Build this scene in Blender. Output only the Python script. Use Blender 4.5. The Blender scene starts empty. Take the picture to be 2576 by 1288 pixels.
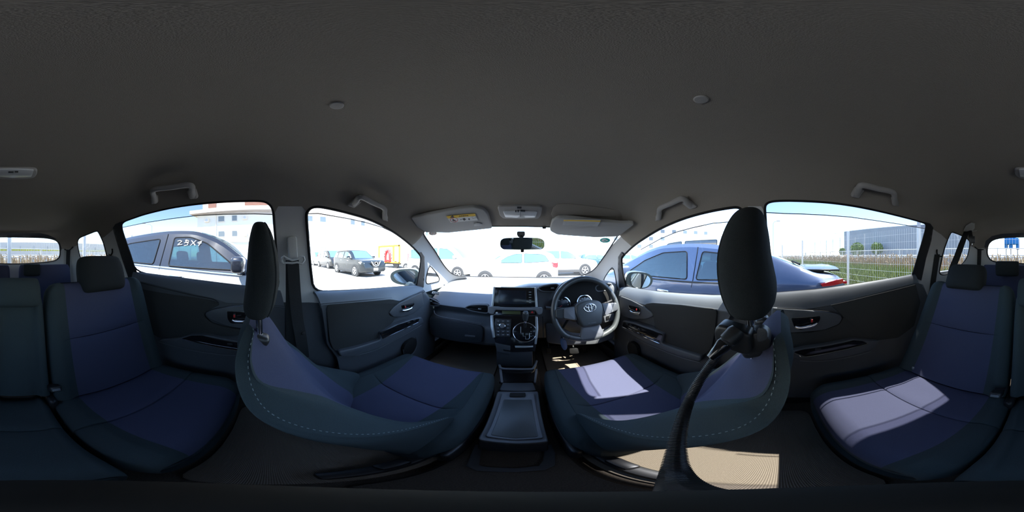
import bpy, bmesh, math, random
from mathutils import Vector, Matrix
from mathutils.geometry import delaunay_2d_cdt
random.seed(7)
SC = bpy.context.scene
COL = SC.collection
PI = math.pi

# ------------------------------------------------------------------ camera, sky, sun, exposure
F = 1319.0            # picture column that looks straight along the car (+Y)
K = 2 * PI / 2576.0   # radians per pixel (full panorama, same both ways)
GZ = -1.28            # ground level; the camera sits at the origin between the front seats
cam = bpy.data.cameras.new('camera')
cam.type = 'PANO'
cam.panorama_type = 'EQUIRECTANGULAR'
cam.clip_start = 0.01
cam.clip_end = 1000
co = bpy.data.objects.new('camera', cam)
co.rotation_euler = (PI / 2, 0, (F - 1288) * K)
COL.objects.link(co)
SC.camera = co

SUN_DIR = Vector((0.47, -0.43, 1.0)).normalized()     # towards the sun: behind the car, to its right
world = bpy.data.worlds.new('sky')
SC.world = world
world.use_nodes = True
nt = world.node_tree
nt.nodes.clear()
_o = nt.nodes.new('ShaderNodeOutputWorld')
_b = nt.nodes.new('ShaderNodeBackground')
_s = nt.nodes.new('ShaderNodeTexSky')
_s.sky_type = 'NISHITA'
_s.sun_disc = False
_s.sun_elevation = math.asin(SUN_DIR.z)
_s.sun_rotation = math.atan2(SUN_DIR.x, SUN_DIR.y)
_s.air_density = 1.0
_s.dust_density = 0.35
_s.ozone_density = 1.8
_b.inputs['Strength'].default_value = 0.62
nt.links.new(_s.outputs[0], _b.inputs['Color'])
nt.links.new(_b.outputs[0], _o.inputs['Surface'])
sl = bpy.data.lights.new('sun', 'SUN')
sl.energy = 18.0
sl.angle = math.radians(0.6)
sl.color = (1.0, 0.95, 0.87)
so = bpy.data.objects.new('sun', sl)
so.rotation_euler = SUN_DIR.to_track_quat('Z', 'Y').to_euler()
so.location = (6, -6, 12)
COL.objects.link(so)
vs = SC.view_settings
SC.display_settings.display_device = 'sRGB'
vs.view_transform = 'Standard'
vs.look = 'None'
vs.gamma = 1.0
vs.use_curve_mapping = False
vs.exposure = 0.75
try:
    SC.cycles.use_denoising = True
    SC.cycles.max_bounces = 8
    SC.cycles.diffuse_bounces = 5
    SC.cycles.glossy_bounces = 3
    SC.cycles.use_adaptive_sampling = True
    SC.cycles.adaptive_threshold = 0.04
    SC.cycles.transparent_max_bounces = 14
    SC.cycles.sample_clamp_indirect = 8.0
    SC.cycles.caustics_reflective = False
    SC.cycles.caustics_refractive = False
except Exception:
    pass

# ------------------------------------------------------------------ materials
MATS = {}
def mat(name, col, rough=0.6, metal=0.0, noise=0.0, nscale=60.0, bump=0.0, bscale=None, spec=0.5, coat=0.0, emis=None, col2=None, sheen=0.0, detail=3.0):
    m = bpy.data.materials.new(name)
    m.use_nodes = True
    t = m.node_tree
    b = t.nodes['Principled BSDF']
    b.inputs['Base Color'].default_value = (*col, 1)
    b.inputs['Roughness'].default_value = rough
    b.inputs['Metallic'].default_value = metal
    b.inputs['Specular IOR Level'].default_value = spec
    b.inputs['Coat Weight'].default_value = coat
    b.inputs['Coat Roughness'].default_value = 0.05
    if sheen:
        b.inputs['Sheen Weight'].default_value = sheen
        b.inputs['Sheen Roughness'].default_value = 0.6
    if noise or bump:
        tc = t.nodes.new('ShaderNodeTexCoord')
        nz = t.nodes.new('ShaderNodeTexNoise')
        nz.inputs['Scale'].default_value = nscale
        nz.inputs['Detail'].default_value = detail
        t.links.new(tc.outputs['Object'], nz.inputs['Vector'])
        if noise:
            mx = t.nodes.new('ShaderNodeMix')
            mx.data_type = 'RGBA'
            a = [max(0, c * (1 - noise)) for c in col]
            c2 = col2 if col2 else [min(1, c * (1 + noise)) for c in col]
            mx.inputs['A'].default_value = (*a, 1)
            mx.inputs['B'].default_value = (*c2, 1)
            t.links.new(nz.outputs['Fac'], mx.inputs['Factor'])
            t.links.new(mx.outputs['Result'], b.inputs['Base Color'])
        if bump:
            nb = nz
            if bscale:
                nb = t.nodes.new('ShaderNodeTexNoise')
                nb.inputs['Scale'].default_value = bscale
                nb.inputs['Detail'].default_value = 2.0
                t.links.new(tc.outputs['Object'], nb.inputs['Vector'])
            bp = t.nodes.new('ShaderNodeBump')
            bp.inputs['Strength'].default_value = bump
            bp.inputs['Distance'].default_value = 0.002
            t.links.new(nb.outputs['Fac'], bp.inputs['Height'])
            t.links.new(bp.outputs['Normal'], b.inputs['Normal'])
    if emis:
        b.inputs['Emission Color'].default_value = (*emis[:3], 1)
        b.inputs['Emission Strength'].default_value = emis[3]
    MATS[name] = m
    return m

def glassmat(name, tint, refl=1.0, lo=0.03, hi=0.55):
    m = bpy.data.materials.new(name)
    m.use_nodes = True
    t = m.node_tree
    t.nodes.clear()
    o = t.nodes.new('ShaderNodeOutputMaterial')
    mx = t.nodes.new('ShaderNodeMixShader')
    tr = t.nodes.new('ShaderNodeBsdfTransparent')
    gl = t.nodes.new('ShaderNodeBsdfGlossy')
    fr = t.nodes.new('ShaderNodeLayerWeight')
    fr.inputs['Blend'].default_value = 0.5
    pw = t.nodes.new('ShaderNodeMath'); pw.operation = 'POWER'; pw.inputs[1].default_value = 4.0
    ma = t.nodes.new('ShaderNodeMath'); ma.operation = 'MULTIPLY_ADD'; ma.inputs[1].default_value = hi; ma.inputs[2].default_value = lo
    t.links.new(fr.outputs['Facing'], pw.inputs[0]); t.links.new(pw.outputs[0], ma.inputs[0])
    tr.inputs['Color'].default_value = (*tint, 1)
    gl.inputs['Roughness'].default_value = 0.0
    gl.inputs['Color'].default_value = (refl, refl, refl, 1)
    t.links.new(ma.outputs[0], mx.inputs[0])
    t.links.new(tr.outputs[0], mx.inputs[1])
    t.links.new(gl.outputs[0], mx.inputs[2])
    t.links.new(mx.outputs[0], o.inputs['Surface'])
    MATS[name] = m
    return m

mat('headliner', (0.290, 0.258, 0.220), 0.95, noise=0.10, nscale=420, bump=0.35, bscale=900, spec=0.1)
mat('trim_grey', (0.56, 0.555, 0.54), 0.75, bump=0.15, nscale=700, spec=0.25)
mat('handle_grey', (0.36, 0.345, 0.325), 0.7, bump=0.1, nscale=700, spec=0.25)
mat('trim_lid', (0.44, 0.43, 0.41), 0.7, bump=0.1, nscale=500, spec=0.3)
mat('door_plastic', (0.072, 0.078, 0.086), 0.5, bump=0.15, nscale=900, spec=0.5)
mat('ledge_plastic_lit', (0.150, 0.165, 0.182), 0.48, bump=0.12, nscale=900, spec=0.5)  # door plastic in a lighter colour, for the daylight on the front ledges
mat('door_fabric', (0.042, 0.043, 0.042), 0.85, noise=0.25, nscale=900, bump=0.5, bscale=1400, spec=0.2)
mat('dash_plastic', (0.132, 0.138, 0.148), 0.5, bump=0.15, nscale=900, spec=0.5)
mat('dash_dark', (0.040, 0.044, 0.050), 0.5, bump=0.25, nscale=600, spec=0.5)
mat('fabric_dark', (0.042, 0.056, 0.060), 0.95, noise=0.35, nscale=1100, bump=0.6, bscale=1500, spec=0.15)
mat('fabric_blue', (0.060, 0.064, 0.108), 0.95, noise=0.25, nscale=1100, bump=0.5, bscale=1500, spec=0.15)
mat('headrest_fabric', (0.024, 0.027, 0.028), 0.95, noise=0.3, nscale=1100, bump=0.5, bscale=1500, spec=0.15)
mat('gloss_black', (0.008, 0.008, 0.009), 0.12, spec=0.6)
mat('black_plastic', (0.014, 0.014, 0.015), 0.42, spec=0.5)
mat('black_matte', (0.010, 0.010, 0.010), 0.8, spec=0.3)
mat('rubber', (0.010, 0.010, 0.011), 0.7, spec=0.3)
mat('silver', (0.62, 0.64, 0.64), 0.35, metal=0.75)
mat('chrome', (0.85, 0.86, 0.88), 0.12, metal=1.0)
mat('leather', (0.046, 0.051, 0.052), 0.38, bump=0.12, nscale=800, spec=0.55)
mat('carpet', (0.075, 0.062, 0.050), 1.0, noise=0.6, nscale=500, bump=1.0, bscale=300, spec=0.05)
mat('stitch', (0.20, 0.24, 0.24), 0.8)
mat('mirror', (0.72, 0.80, 0.84), 0.02, metal=1.0)
mat('red_mark', (0.55, 0.02, 0.02), 0.5)
mat('white_print', (0.75, 0.75, 0.74), 0.6)
mat('screen', (0.012, 0.016, 0.024), 0.18, spec=0.6)
mat('lcd_green', (0.075, 0.085, 0.035), 0.3)
mat('clear_lens', (0.62, 0.63, 0.62), 0.15, spec=0.7)
mat('belt_web', (0.012, 0.013, 0.014), 0.8, bump=0.4, nscale=800)
mat('yellow_print', (0.80, 0.50, 0.03), 0.6)
mat('label_white', (0.72, 0.72, 0.70), 0.6)
mat('dark_print', (0.02, 0.02, 0.02), 0.6)
mat('car_silver', (0.020, 0.030, 0.034), 0.35, metal=0.2, coat=0.3)
glassmat('window_glass', (0.90, 0.94, 0.93))
glassmat('windshield_glass', (0.93, 0.96, 0.96))
glassmat('privacy_glass', (0.38, 0.40, 0.41))
glassmat('visor_tint', (0.66, 0.66, 0.72))

# ------------------------------------------------------------------ building helpers
def tag(o, label=None, cat=None, group=None, kind=None):
    if label: o['label'] = label
    if cat: o['category'] = cat
    if group: o['group'] = group
    if kind: o['kind'] = kind
    return o

def empty(name, loc=(0, 0, 0), rz=0.0, label=None, cat=None, group=None, kind=None, parent=None):
    o = bpy.data.objects.new(name, None)
    COL.objects.link(o)
    o.empty_display_size = 0.05
    o.location = loc
    o.rotation_euler = (0, 0, rz)
    if parent: o.parent = parent
    tag(o, label, cat, group, kind)
    return o

WORLDPOS = {}
def obj(name, verts, faces, m, parent=None, smooth=True, ang=38, rel=False):
    """one mesh object; world-space verts unless rel (then in the parent's own frame)"""
    me = bpy.data.meshes.new(name)
    off = Vector((0, 0, 0))
    if parent is not None and not rel:
        p = parent
        while p is not None:
            off += p.location
            p = p.parent
    me.from_pydata([tuple(Vector(v) - off) for v in verts], [], [list(f) for f in faces])
    me.validate()
    bm = bmesh.new()
    bm.from_mesh(me)
    bmesh.ops.recalc_face_normals(bm, faces=bm.faces)
    bm.to_mesh(me)
    bm.free()
    if smooth:
        me.shade_smooth()
        me.set_sharp_from_angle(angle=math.radians(ang))
    if m is not None:
        me.materials.append(MATS[m] if isinstance(m, str) else m)
    o = bpy.data.objects.new(name, me)
    COL.objects.link(o)
    if parent is not None: o.parent = parent
    return o

def ray(px, py):
    a = (px - F) * K
    e = (644.0 - py) * K
    return Vector((math.sin(a) * math.cos(e), math.cos(a) * math.cos(e), math.sin(e)))
def onx(px, py, X):
    d = ray(px, py); return d * (X / d.x)
def ony(px, py, Y):
    d = ray(px, py); return d * (Y / d.y)
def onz(px, py, Z):
    d = ray(px, py); return d * (Z / d.z)
def onr(px, py, r):
    """point at horizontal distance r"""
    d = ray(px, py); return d * (r / math.hypot(d.x, d.y))
def onplane(px, py, P, N):
    d = ray(px, py); return d * (Vector(P).dot(N) / d.dot(N))

def cr(p0, p1, p2, p3, t):
    return 0.5 * ((2 * p1) + (-p0 + p2) * t + (2 * p0 - 5 * p1 + 4 * p2 - p3) * t * t + (-p0 + 3 * p1 - 3 * p2 + p3) * t ** 3)
def spline(pts, n=6, closed=False):
    P = [Vector(p) for p in pts]
    N = len(P); out = []
    rng = N if closed else N - 1
    for i in range(rng):
        if closed: a, b, c, d = P[i - 1], P[i], P[(i + 1) % N], P[(i + 2) % N]
        else: a, b, c, d = P[max(i - 1, 0)], P[i], P[i + 1], P[min(i + 2, N - 1)]
        for k in range(n): out.append(cr(a, b, c, d, k / n))
    if not closed: out.append(P[-1].copy())
    return out
def dens(pts, step, closed=True):
    P = [Vector(p) for p in pts]; out = []
    N = len(P)
    for i in range(N if closed else N - 1):
        a, b = P[i], P[(i + 1) % N]
        n = max(1, int(math.ceil((b - a).length / step)))
        for k in range(n): out.append(a.lerp(b, k / n))
    if not closed: out.append(P[-1].copy())
    return out
def rounded(pts, r, n=4):
    """round the corners of a closed 2-D/3-D outline"""
    P = [Vector(p) for p in pts]; out = []
    N = len(P)
    for i in range(N):
        a, b, c = P[i - 1], P[i], P[(i + 1) % N]
        u, v = a - b, c - b
        ru = min(r, u.length * 0.45); rv = min(r, v.length * 0.45)
        s, e = b + u.normalized() * ru, b + v.normalized() * rv
        for k in range(n + 1):
            t = k / n
            out.append(s * (1 - t) ** 2 + b * 2 * t * (1 - t) + e * t * t)
    return out

def inpoly(x, y, P):
    c = False
    j = len(P) - 1
    for i in range(len(P)):
        xi, yi = P[i]; xj, yj = P[j]
        if (yi > y) != (yj > y) and x < (xj - xi) * (y - yi) / (yj - yi) + xi: c = not c
        j = i
    return c

def cdt(region, holes, step, closed_dens=None):
    """triangulate a 2-D region minus holes, with inner points every step"""
    V2, E = [], []
    loops = [region] + holes
    for L in loops:
        s = len(V2)
        V2 += [Vector((p[0], p[1])) for p in L]
        E += [(s + i, s + (i + 1) % len(L)) for i in range(len(L))]
    xs = [p[0] for p in region]; ys = [p[1] for p in region]
    hb = [(min(p[0] for p in h), max(p[0] for p in h), min(p[1] for p in h), max(p[1] for p in h)) for h in holes]
    def inside(x, y):
        if not inpoly(x, y, region): return False
        for h, b in zip(holes, hb):
            if b[0] <= x <= b[1] and b[2] <= y <= b[3] and inpoly(x, y, h): return False
        return True
    y = min(ys) + step * 0.5; row = 0
    while y < max(ys):
        x = min(xs) + step * (0.5 if row % 2 else 0.25)
        while x < max(xs):
            if inside(x, y): V2.append(Vector((x, y)))
            x += step
        y += step * 0.87; row += 1
    v, e, f, _, _, _ = delaunay_2d_cdt(V2, E, [], 0, 1e-5)
    out = []
    for t in f:
        cx = sum(v[i].x for i in t) / len(t); cy = sum(v[i].y for i in t) / len(t)
        if inside(cx, cy): out.append(list(t))
    return v, out

def solid(verts, faces, offs):
    """closed slab: copy of the sheet moved by offs(v), joined at the rim"""
    n = len(verts)
    cnt = {}
    for f in faces:
        for i in range(len(f)):
            a, b = f[i], f[(i + 1) % len(f)]
            k = (min(a, b), max(a, b))
            cnt.setdefault(k, []).append((a, b))
    V = list(verts) + [offs(Vector(v)) for v in verts]
    Fc = [list(f) for f in faces] + [[i + n for i in reversed(f)] for f in faces]
    for k, l in cnt.items():
        if len(l) == 1:
            a, b = l[0]
            Fc.append([b, a, a + n, b + n])
    return V, Fc

def prism(name, pts, ext, m, parent=None, bev=0.0, seg=2, smooth=True, rel=False, ang=38):
    """closed outline pts (3-D) pushed along ext; the rim of the pushed face is bevelled"""
    bm = bmesh.new()
    vs_ = [bm.verts.new(Vector(p)) for p in pts]
    f = bm.faces.new(vs_)
    r = bmesh.ops.extrude_face_region(bm, geom=[f])
    nv = [g for g in r['geom'] if isinstance(g, bmesh.types.BMVert)]
    nf = [g for g in r['geom'] if isinstance(g, bmesh.types.BMFace)]
    bmesh.ops.translate(bm, verts=nv, vec=Vector(ext))
    if bev > 0:
        ed = list({e for ff in nf for e in ff.edges})
        try: bmesh.ops.bevel(bm, geom=ed, offset=bev, segments=seg, affect='EDGES', profile=0.5, clamp_overlap=True)
        except Exception: pass
    bm.verts.index_update()
    V = [v.co.copy() for v in bm.verts]; Fc = [[v.index for v in ff.verts] for ff in bm.faces]
    bm.free()
    return obj(name, V, Fc, m, parent, smooth, ang, rel)

def boxdata(size, loc=(0, 0, 0), rot=None, bev=0.0, seg=2):
    bm = bmesh.new()
    bmesh.ops.create_cube(bm, size=1.0)
    for v in bm.verts: v.co = Vector((v.co.x * size[0], v.co.y * size[1], v.co.z * size[2]))
    if bev > 0:
        bmesh.ops.bevel(bm, geom=list(bm.edges), offset=bev, segments=seg, affect='EDGES', profile=0.5, clamp_overlap=True)
    bm.verts.index_update()
    R = rot if rot is not None else Matrix.Identity(3)
    V = [R @ v.co + Vector(loc) for v in bm.verts]; Fc = [[v.index for v in f.verts] for f in bm.faces]
    bm.free()
    return V, Fc
def box(name, size, loc, m, parent=None, rot=None, bev=0.0, seg=2, rel=False):
    V, Fc = boxdata(size, loc, rot, bev, seg)
    return obj(name, V, Fc, m, parent, True, 38, rel)
def rotx(a): return Matrix.Rotation(a, 3, 'X')
def roty(a): return Matrix.Rotation(a, 3, 'Y')
def rotz(a): return Matrix.Rotation(a, 3, 'Z')

def tubedata(pts, r, n=8, closed=False, cap=True, flat=1.0):
    P = [Vector(p) for p in pts]; N = len(P)
    rad = r if isinstance(r, (list, tuple)) else [r] * N
    T = []
    for i in range(N):
        a = P[i - 1] if (i > 0 or closed) else P[i]
        b = P[(i + 1) % N] if (i < N - 1 or closed) else P[i]
        d = b - a
        T.append(d.normalized() if d.length > 1e-9 else Vector((0, 0, 1)))
    u = T[0].orthogonal().normalized()
    V, Fc = [], []
    for i in range(N):
        u = (u - T[i] * u.dot(T[i]))
        u = u.normalized() if u.length > 1e-6 else T[i].orthogonal().normalized()
        w = T[i].cross(u)
        for k in range(n):
            a = 2 * PI * k / n
            V.append(P[i] + (u * math.cos(a) + w * math.sin(a) * flat) * rad[i])
    for i in range(N if closed else N - 1):
        j = (i + 1) % N
        for k in range(n):
            l = (k + 1) % n
            Fc.append([i * n + k, i * n + l, j * n + l, j * n + k])
    if not closed and cap:
        Fc.append(list(range(n))[::-1]); Fc.append([(N - 1) * n + k for k in range(n)])
    return V, Fc
def tube(name, pts, r, m, parent=None, n=8, closed=False, rel=False):
    V, Fc = tubedata(pts, r, n, closed)
    return obj(name, V, Fc, m, parent, True, 50, rel)

def joinm(parts):
    V, Fc = [], []
    for v, f in parts:
        s = len(V); V += list(v); Fc += [[i + s for i in q] for q in f]
    return V, Fc

def lathe(prof, n=24, origin=(0, 0, 0), axis=(0, 0, 1)):
    """prof: (radius, height) pairs along axis"""
    ax = Vector(axis).normalized(); u = ax.orthogonal().normalized(); w = ax.cross(u); O = Vector(origin)
    V, Fc = [], []
    for r, h in prof:
        for k in range(n):
            a = 2 * PI * k / n
            V.append(O + ax * h + (u * math.cos(a) + w * math.sin(a)) * r)
    for i in range(len(prof) - 1):
        for k in range(n):
            l = (k + 1) % n
            Fc.append([i * n + k, i * n + l, (i + 1) * n + l, (i + 1) * n + k])
    if prof[0][0] > 1e-6: Fc.append(list(range(n))[::-1])
    if prof[-1][0] > 1e-6: Fc.append([(len(prof) - 1) * n + k for k in range(n)])
    return V, Fc

def loft(rows, nu=1, nv=1, closed=True, cap=True):
    """rows of equal point counts -> finer grid by splines; returns verts, faces, R (rows), C (cols)"""
    rows = [[Vector(p) for p in r] for r in rows]
    if nu > 1: rows = [spline(r, nu, closed) for r in rows]
    if nv > 1:
        cols = list(zip(*rows))
        cols = [spline(c, nv, False) for c in cols]
        rows = [list(r) for r in zip(*cols)]
    R, C = len(rows), len(rows[0])
    V = [p for r in rows for p in r]; Fc = []
    for i in range(R - 1):
        for k in range(C if closed else C - 1):
            l = (k + 1) % C
            Fc.append([i * C + k, i * C + l, (i + 1) * C + l, (i + 1) * C + k])
    if cap and closed:
        Fc.append(list(range(C))[::-1]); Fc.append([(R - 1) * C + k for k in range(C)])
    return V, Fc, R, C

def textobj(name, s, size, M4, m, parent=None, ext=0.0006, shear=0.0):
    """flat lettering as a mesh; M4 places it in the world"""
    cu = bpy.data.curves.new(name, 'FONT')
    cu.body = s; cu.size = size; cu.extrude = ext; cu.align_x = 'CENTER'; cu.align_y = 'CENTER'; cu.shear = shear
    cu.resolution_u = 2
    t = bpy.data.objects.new('tmp', cu)
    COL.objects.link(t)
    dg = bpy.context.evaluated_depsgraph_get()
    me = bpy.data.meshes.new_from_object(t.evaluated_get(dg))
    bpy.data.objects.remove(t)
    bpy.data.curves.remove(cu)
    me.name = name
    me.materials.clear(); me.materials.append(MATS[m])
    o = bpy.data.objects.new(name, me)
    COL.objects.link(o)
    if parent is not None:
        off = Vector((0, 0, 0)); p = parent
        while p is not None: off += p.location; p = p.parent
        M4 = Matrix.Translation(-off) @ M4
        o.parent = parent
    o.matrix_local = M4
    return o
def frame4(O, X, Y):
    X = Vector(X).normalized(); Y = Vector(Y); Z = X.cross(Y).normalized(); Y = Z.cross(X)
    M = Matrix((X, Y, Z)).transposed().to_4x4()
    M.translation = Vector(O)
    return M

# ------------------------------------------------------------------ the car's shell: a smooth convex body around the camera
XC = -0.018           # the car's centre line, seen from the camera
def _pl(n, p):
    n = Vector(n).normalized(); return (n, n.dot(Vector(p) ))
PLANES = []
for s in (-1, 1):
    PLANES.append(_pl((s, 0, 0), (XC + s * 0.69, 0, 0)))
    PLANES.append(_pl((s * 0.953, 0, 0.303), (XC + s * 0.68, 0, -0.14)))
    PLANES.append(_pl((s * 0.60, 0, 0.80), (XC + s * 0.575, 0, 0.195)))
    PLANES.append(_pl((s * 0.16, 0, 1.0), (XC + s * 0.35, 0, 0.300)))
    PLANES.append(_pl((s * 0.55, -0.83, 0.12), (XC + s * 0.60, -1.55, 0)))
    PLANES.append(_pl((s * 0.40, 0.46, 0.80), (XC + s * 0.585, 0.845, 0.165)))
PLANES.append(_pl((0, 0, 1), (0, 0, 0.315)))
PLANES.append(_pl((0, 0.2425, 0.970), (0, 0.92, 0.172)))
PLANES.append(_pl((0, -0.06, 1), (0, -1.75, 0.262)))
PLANES.append(_pl((0, 0.4615, 0.8876), (0, 0.94, 0.170)))
PLANES.append(_pl((0, -0.88, 0.475), (0, -1.78, 0.20)))
PLANES.append(_pl((0, 1, 0), (0, 1.75, 0)))
HK = 18
def hull(px, py, sc=1.0):
    d = ray(px, py)
    s = 0.0
    for n, D in PLANES:
        q = n.dot(d) / D
        if q > 0: s += q ** HK
    return d * (s ** (-1.0 / HK) * sc)
def pol(p):
    a = (p[0] - F) * K
    return Vector((p[1] * math.sin(a), p[1] * math.cos(a)))
def unpol(v):
    return (F + math.atan2(v[0], v[1]) / K, math.hypot(v[0], v[1]))
def mir(L):   # reflect a pixel outline about the car's axis
    return [(2 * F - p[0], p[1]) for p in L][::-1]

W_SHIELD = [(1072, 579), (1066, 583), (1065, 589), (1080, 611), (1094, 630), (1116, 667), (1133, 686), (1145, 692.5), (1157, 695), (1257, 697), (1431, 698.5), (1452, 697.5), (1464, 694), (1492, 682), (1514, 654), (1540, 615), (1555, 591), (1556, 586), (1553, 582.5), (1548, 581), (1475, 579), (1379, 569.5), (1236, 568.5), (1170, 571.5), (1112, 576)]
W_LF = [(789, 734), (851, 733), (921.5, 729), (982, 724), (1044, 719.5), (1048, 716), (1053, 693), (1057, 671), (1059, 650), (1058, 643), (1038.6, 621), (1002, 591), (962, 566.6), (921.5, 548.5), (881, 537), (841, 527), (810.5, 521), (796, 519.8), (784, 522), (775, 529), (770.5, 540), (772, 561), (777, 629), (782, 682)]
W_RF = [(1575, 722), (1566, 682), (1564, 652), (1567, 645), (1590.5, 621), (1621, 599), (1661, 574.7), (1701.5, 556.5), (1742, 542.4), (1792, 530), (1839, 522), (1856, 521), (1866, 526), (1870, 540), (1867, 580), (1860, 640), (1853, 700), (1848, 744), (1792, 744), (1720, 740), (1661, 735.5), (1610, 728)]
W_LR = [(307, 559), (337, 548), (367, 537.6), (432, 522), (497, 512.6), (562.6, 507), (628, 505), (658, 505.4), (672, 509), (683, 519), (688, 532), (690, 567), (693, 602), (697, 670), (702, 732), (660, 727), (619, 721), (562.6, 714.5), (497, 706), (410, 694.5), (342, 685), (330, 645), (315, 602), (306, 574)]
W_RR = [(1925, 540), (1923.5, 520), (1929, 511), (1943, 506), (1972, 504.5), (2009, 505), (2074, 508), (2139, 516), (2204, 529), (2269.6, 545), (2326, 560.5), (2330, 566), (2329, 576), (2319.6, 610.4), (2306.5, 654), (2296, 690), (2290, 693), (2226, 704), (2139, 718), (2052, 730), (1952, 737.6), (1944, 738), (1937, 700), (1930, 620)]
W_LQ = [(1081, 667), (1093, 681), (1105, 698), (1105, 708), (1090, 711), (1070.5, 716), (1073, 690)]
W_RQ = [(1542, 670), (1531, 683), (1520.5, 699), (1519, 707), (1535, 713), (1551, 722), (1549, 697)]
W_LB = [(243, 580.5), (222, 589), (204, 596), (197.5, 601), (195, 609), (196, 622), (200, 640), (205, 655), (213, 669), (240, 676), (274, 678), (272, 660), (268, 641), (261, 612), (252, 592), (247, 583)]
W_RB = [(2393.6, 582.7), (2388, 592), (2380, 612), (2373, 633), (2365, 671), (2362, 690), (2380, 692), (2404, 680), (2424, 660), (2433, 647), (2437, 632), (2440, 615), (2439, 606.5), (2434, 601), (2422, 593.6), (2405, 586.5)]
W_BACK = [(2576 - 53, 597.4), (2500, 602), (2487.5, 611.4), (2483, 627), (2483.6, 642.5), (2492, 655), (2507.7, 660), (2576, 664), (2576 + 65, 663.5), (2576 + 131, 658), (2576 + 145.6, 652), (2576 + 151.4, 641.5), (2576 + 151.4, 625), (2576 + 149, 612.4), (2576 + 139.8, 603), (2576 + 116.5, 598), (2576 + 81, 596.7), (2576, 595.5)]
WINDOWS = dict(shield=W_SHIELD, lf=W_LF, rf=W_RF, lr=W_LR, rr=W_RR, lq=W_LQ, rq=W_RQ, lb=W_LB, rb=W_RB, back=W_BACK)
def chaikin(L, it=2):
    P = [Vector(p) for p in L]
    for _ in range(it):
        Q = []
        for i in range(len(P)):
            a, b = P[i], P[(i + 1) % len(P)]
            Q += [a.lerp(b, 0.25), a.lerp(b, 0.75)]
        P = Q
    return [(p.x, p.y) for p in P]
W_SHIELD, W_LF, W_RF, W_LR, W_RR, W_LQ, W_RQ, W_LB, W_RB, W_BACK = [chaikin(w) for w in (W_SHIELD, W_LF, W_RF, W_LR, W_RR, W_LQ, W_RQ, W_LB, W_RB, W_BACK)]
WINDOWS = dict(shield=W_SHIELD, lf=W_LF, rf=W_RF, lr=W_LR, rr=W_RR, lq=W_LQ, rq=W_RQ, lb=W_LB, rb=W_RB, back=W_BACK)
HOLES = [[pol(p) for p in dens([Vector(q) for q in w], 7)] for w in WINDOWS.values()]

def panel(name, region, m, parent=None, sc=1.0, step=16, thick=0.035, holes=True, dstep=8, ring=False):
    reg = [pol(p) for p in (dens([Vector(q) for q in region], dstep) if not ring else dens([Vector(q) for q in region], dstep, False))]
    v, f = cdt(reg, HOLES if holes else [], step)
    P = [hull(*unpol(q), sc) for q in v]
    V, Fc = solid(P, f, lambda p: p * (1 + thick / p.length))
    return obj(name, V, Fc, m, parent, True, 60)

# --- ceiling: everything above the pillar seams
CEIL = [(33, 630), (145, 630), (158, 626), (172, 627), (185, 620), (210, 612), (245, 605), (262, 596), (284, 578), (330, 600), (500, 600), (680, 560), (689, 540), (700, 519), (760, 519), (770, 532), (800, 560), (1000, 640), (1030, 622), (1044, 612), (1056, 600), (1067, 586), (1120, 600), (1312, 600), (1500, 600), (1554, 586), (1566, 600), (1580, 612), (1595, 625), (1630, 650), (1850, 560), (1870, 533), (1882, 519), (1915, 519), (1926, 540), (1950, 560), (2320, 600), (2346, 576), (2368, 590), (2385, 606), (2430, 612), (2444, 620), (2457, 626), (2474, 624), (2490, 632), (2576, 632)]
CEIL = CEIL[1:] + [(2600, 631), (2650, 630)]
CEIL = [(74, 630)] + CEIL
ceil = panel('ceiling', CEIL, 'headliner', None, 1.0, 17, 0.05, ring=True)
tag(ceil, 'warm grey fabric headliner over the whole cabin', kind='structure')

wl = empty('wall_left', (XC - 0.66, 0, -0.2), label='grey pillar trims along the passenger side of the cabin', kind='structure')
wr = empty('wall_right', (XC + 0.66, 0, -0.2), label='grey pillar trims along the driver side of the cabin', kind='structure')
wb = empty('wall_back', (XC, -1.8, -0.2), label='tailgate and rear corner pillar trims around the back window', kind='structure')
A_L = [(1016, 615), (1044, 612), (1056, 600), (1067, 586), (1130, 650), (1175, 700), (1112, 722), (1062, 738), (1047, 724), (1040, 650)]
A_R = mir([(1016, 615), (1044, 612), (1056, 600), (1070, 588), (1130, 650), (1172, 700), (1112, 722), (1062, 738), (1047, 724), (1040, 650)])
panel('front_pillar_trim', A_L, 'trim_grey', wl, 1.004, 10, 0.03)
panel('front_pillar_trim', A_R, 'trim_grey', wr, 1.004, 10, 0.03)
B_L = [(683, 514), (775, 514), (785, 600), (800, 700), (805, 770), (690, 770), (695, 650)]
B_R = mir([(695, 514), (775, 514), (785, 600), (800, 700), (805, 770), (690, 770), (695, 650)])
panel('middle_pillar_trim', B_L, 'trim_grey', wl, 1.004, 12, 0.03)
panel('middle_pillar_trim', B_R, 'trim_grey', wr, 1.004, 12, 0.03)
C_L = [(160, 598), (200, 594), (245, 575), (262, 566), (285, 556), (292, 600), (306, 650), (330, 700), (330, 760), (120, 760), (150, 700), (152, 628)]
C_R = [(2350, 556), (2368, 566), (2390, 575), (2430, 590), (2470, 600), (2480, 640), (2484, 700), (2520, 760), (2300, 760), (2305, 700), (2325, 640), (2342, 600)]
panel('rear_pillar_trim', C_L, 'trim_grey', wl, 1.004, 12, 0.03)
panel('rear_pillar_trim', C_R, 'trim_grey', wr, 1.004, 12, 0.03)
BK = [(2455, 622), (2475, 600), (2500, 585), (2609, 580), (2700, 582), (2730, 596), (2750, 620), (2760, 700), (2740, 780), (2480, 780), (2460, 700)]
panel('tailgate_trim', BK, 'trim_grey', wb, 1.006, 12, 0.04)
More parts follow.
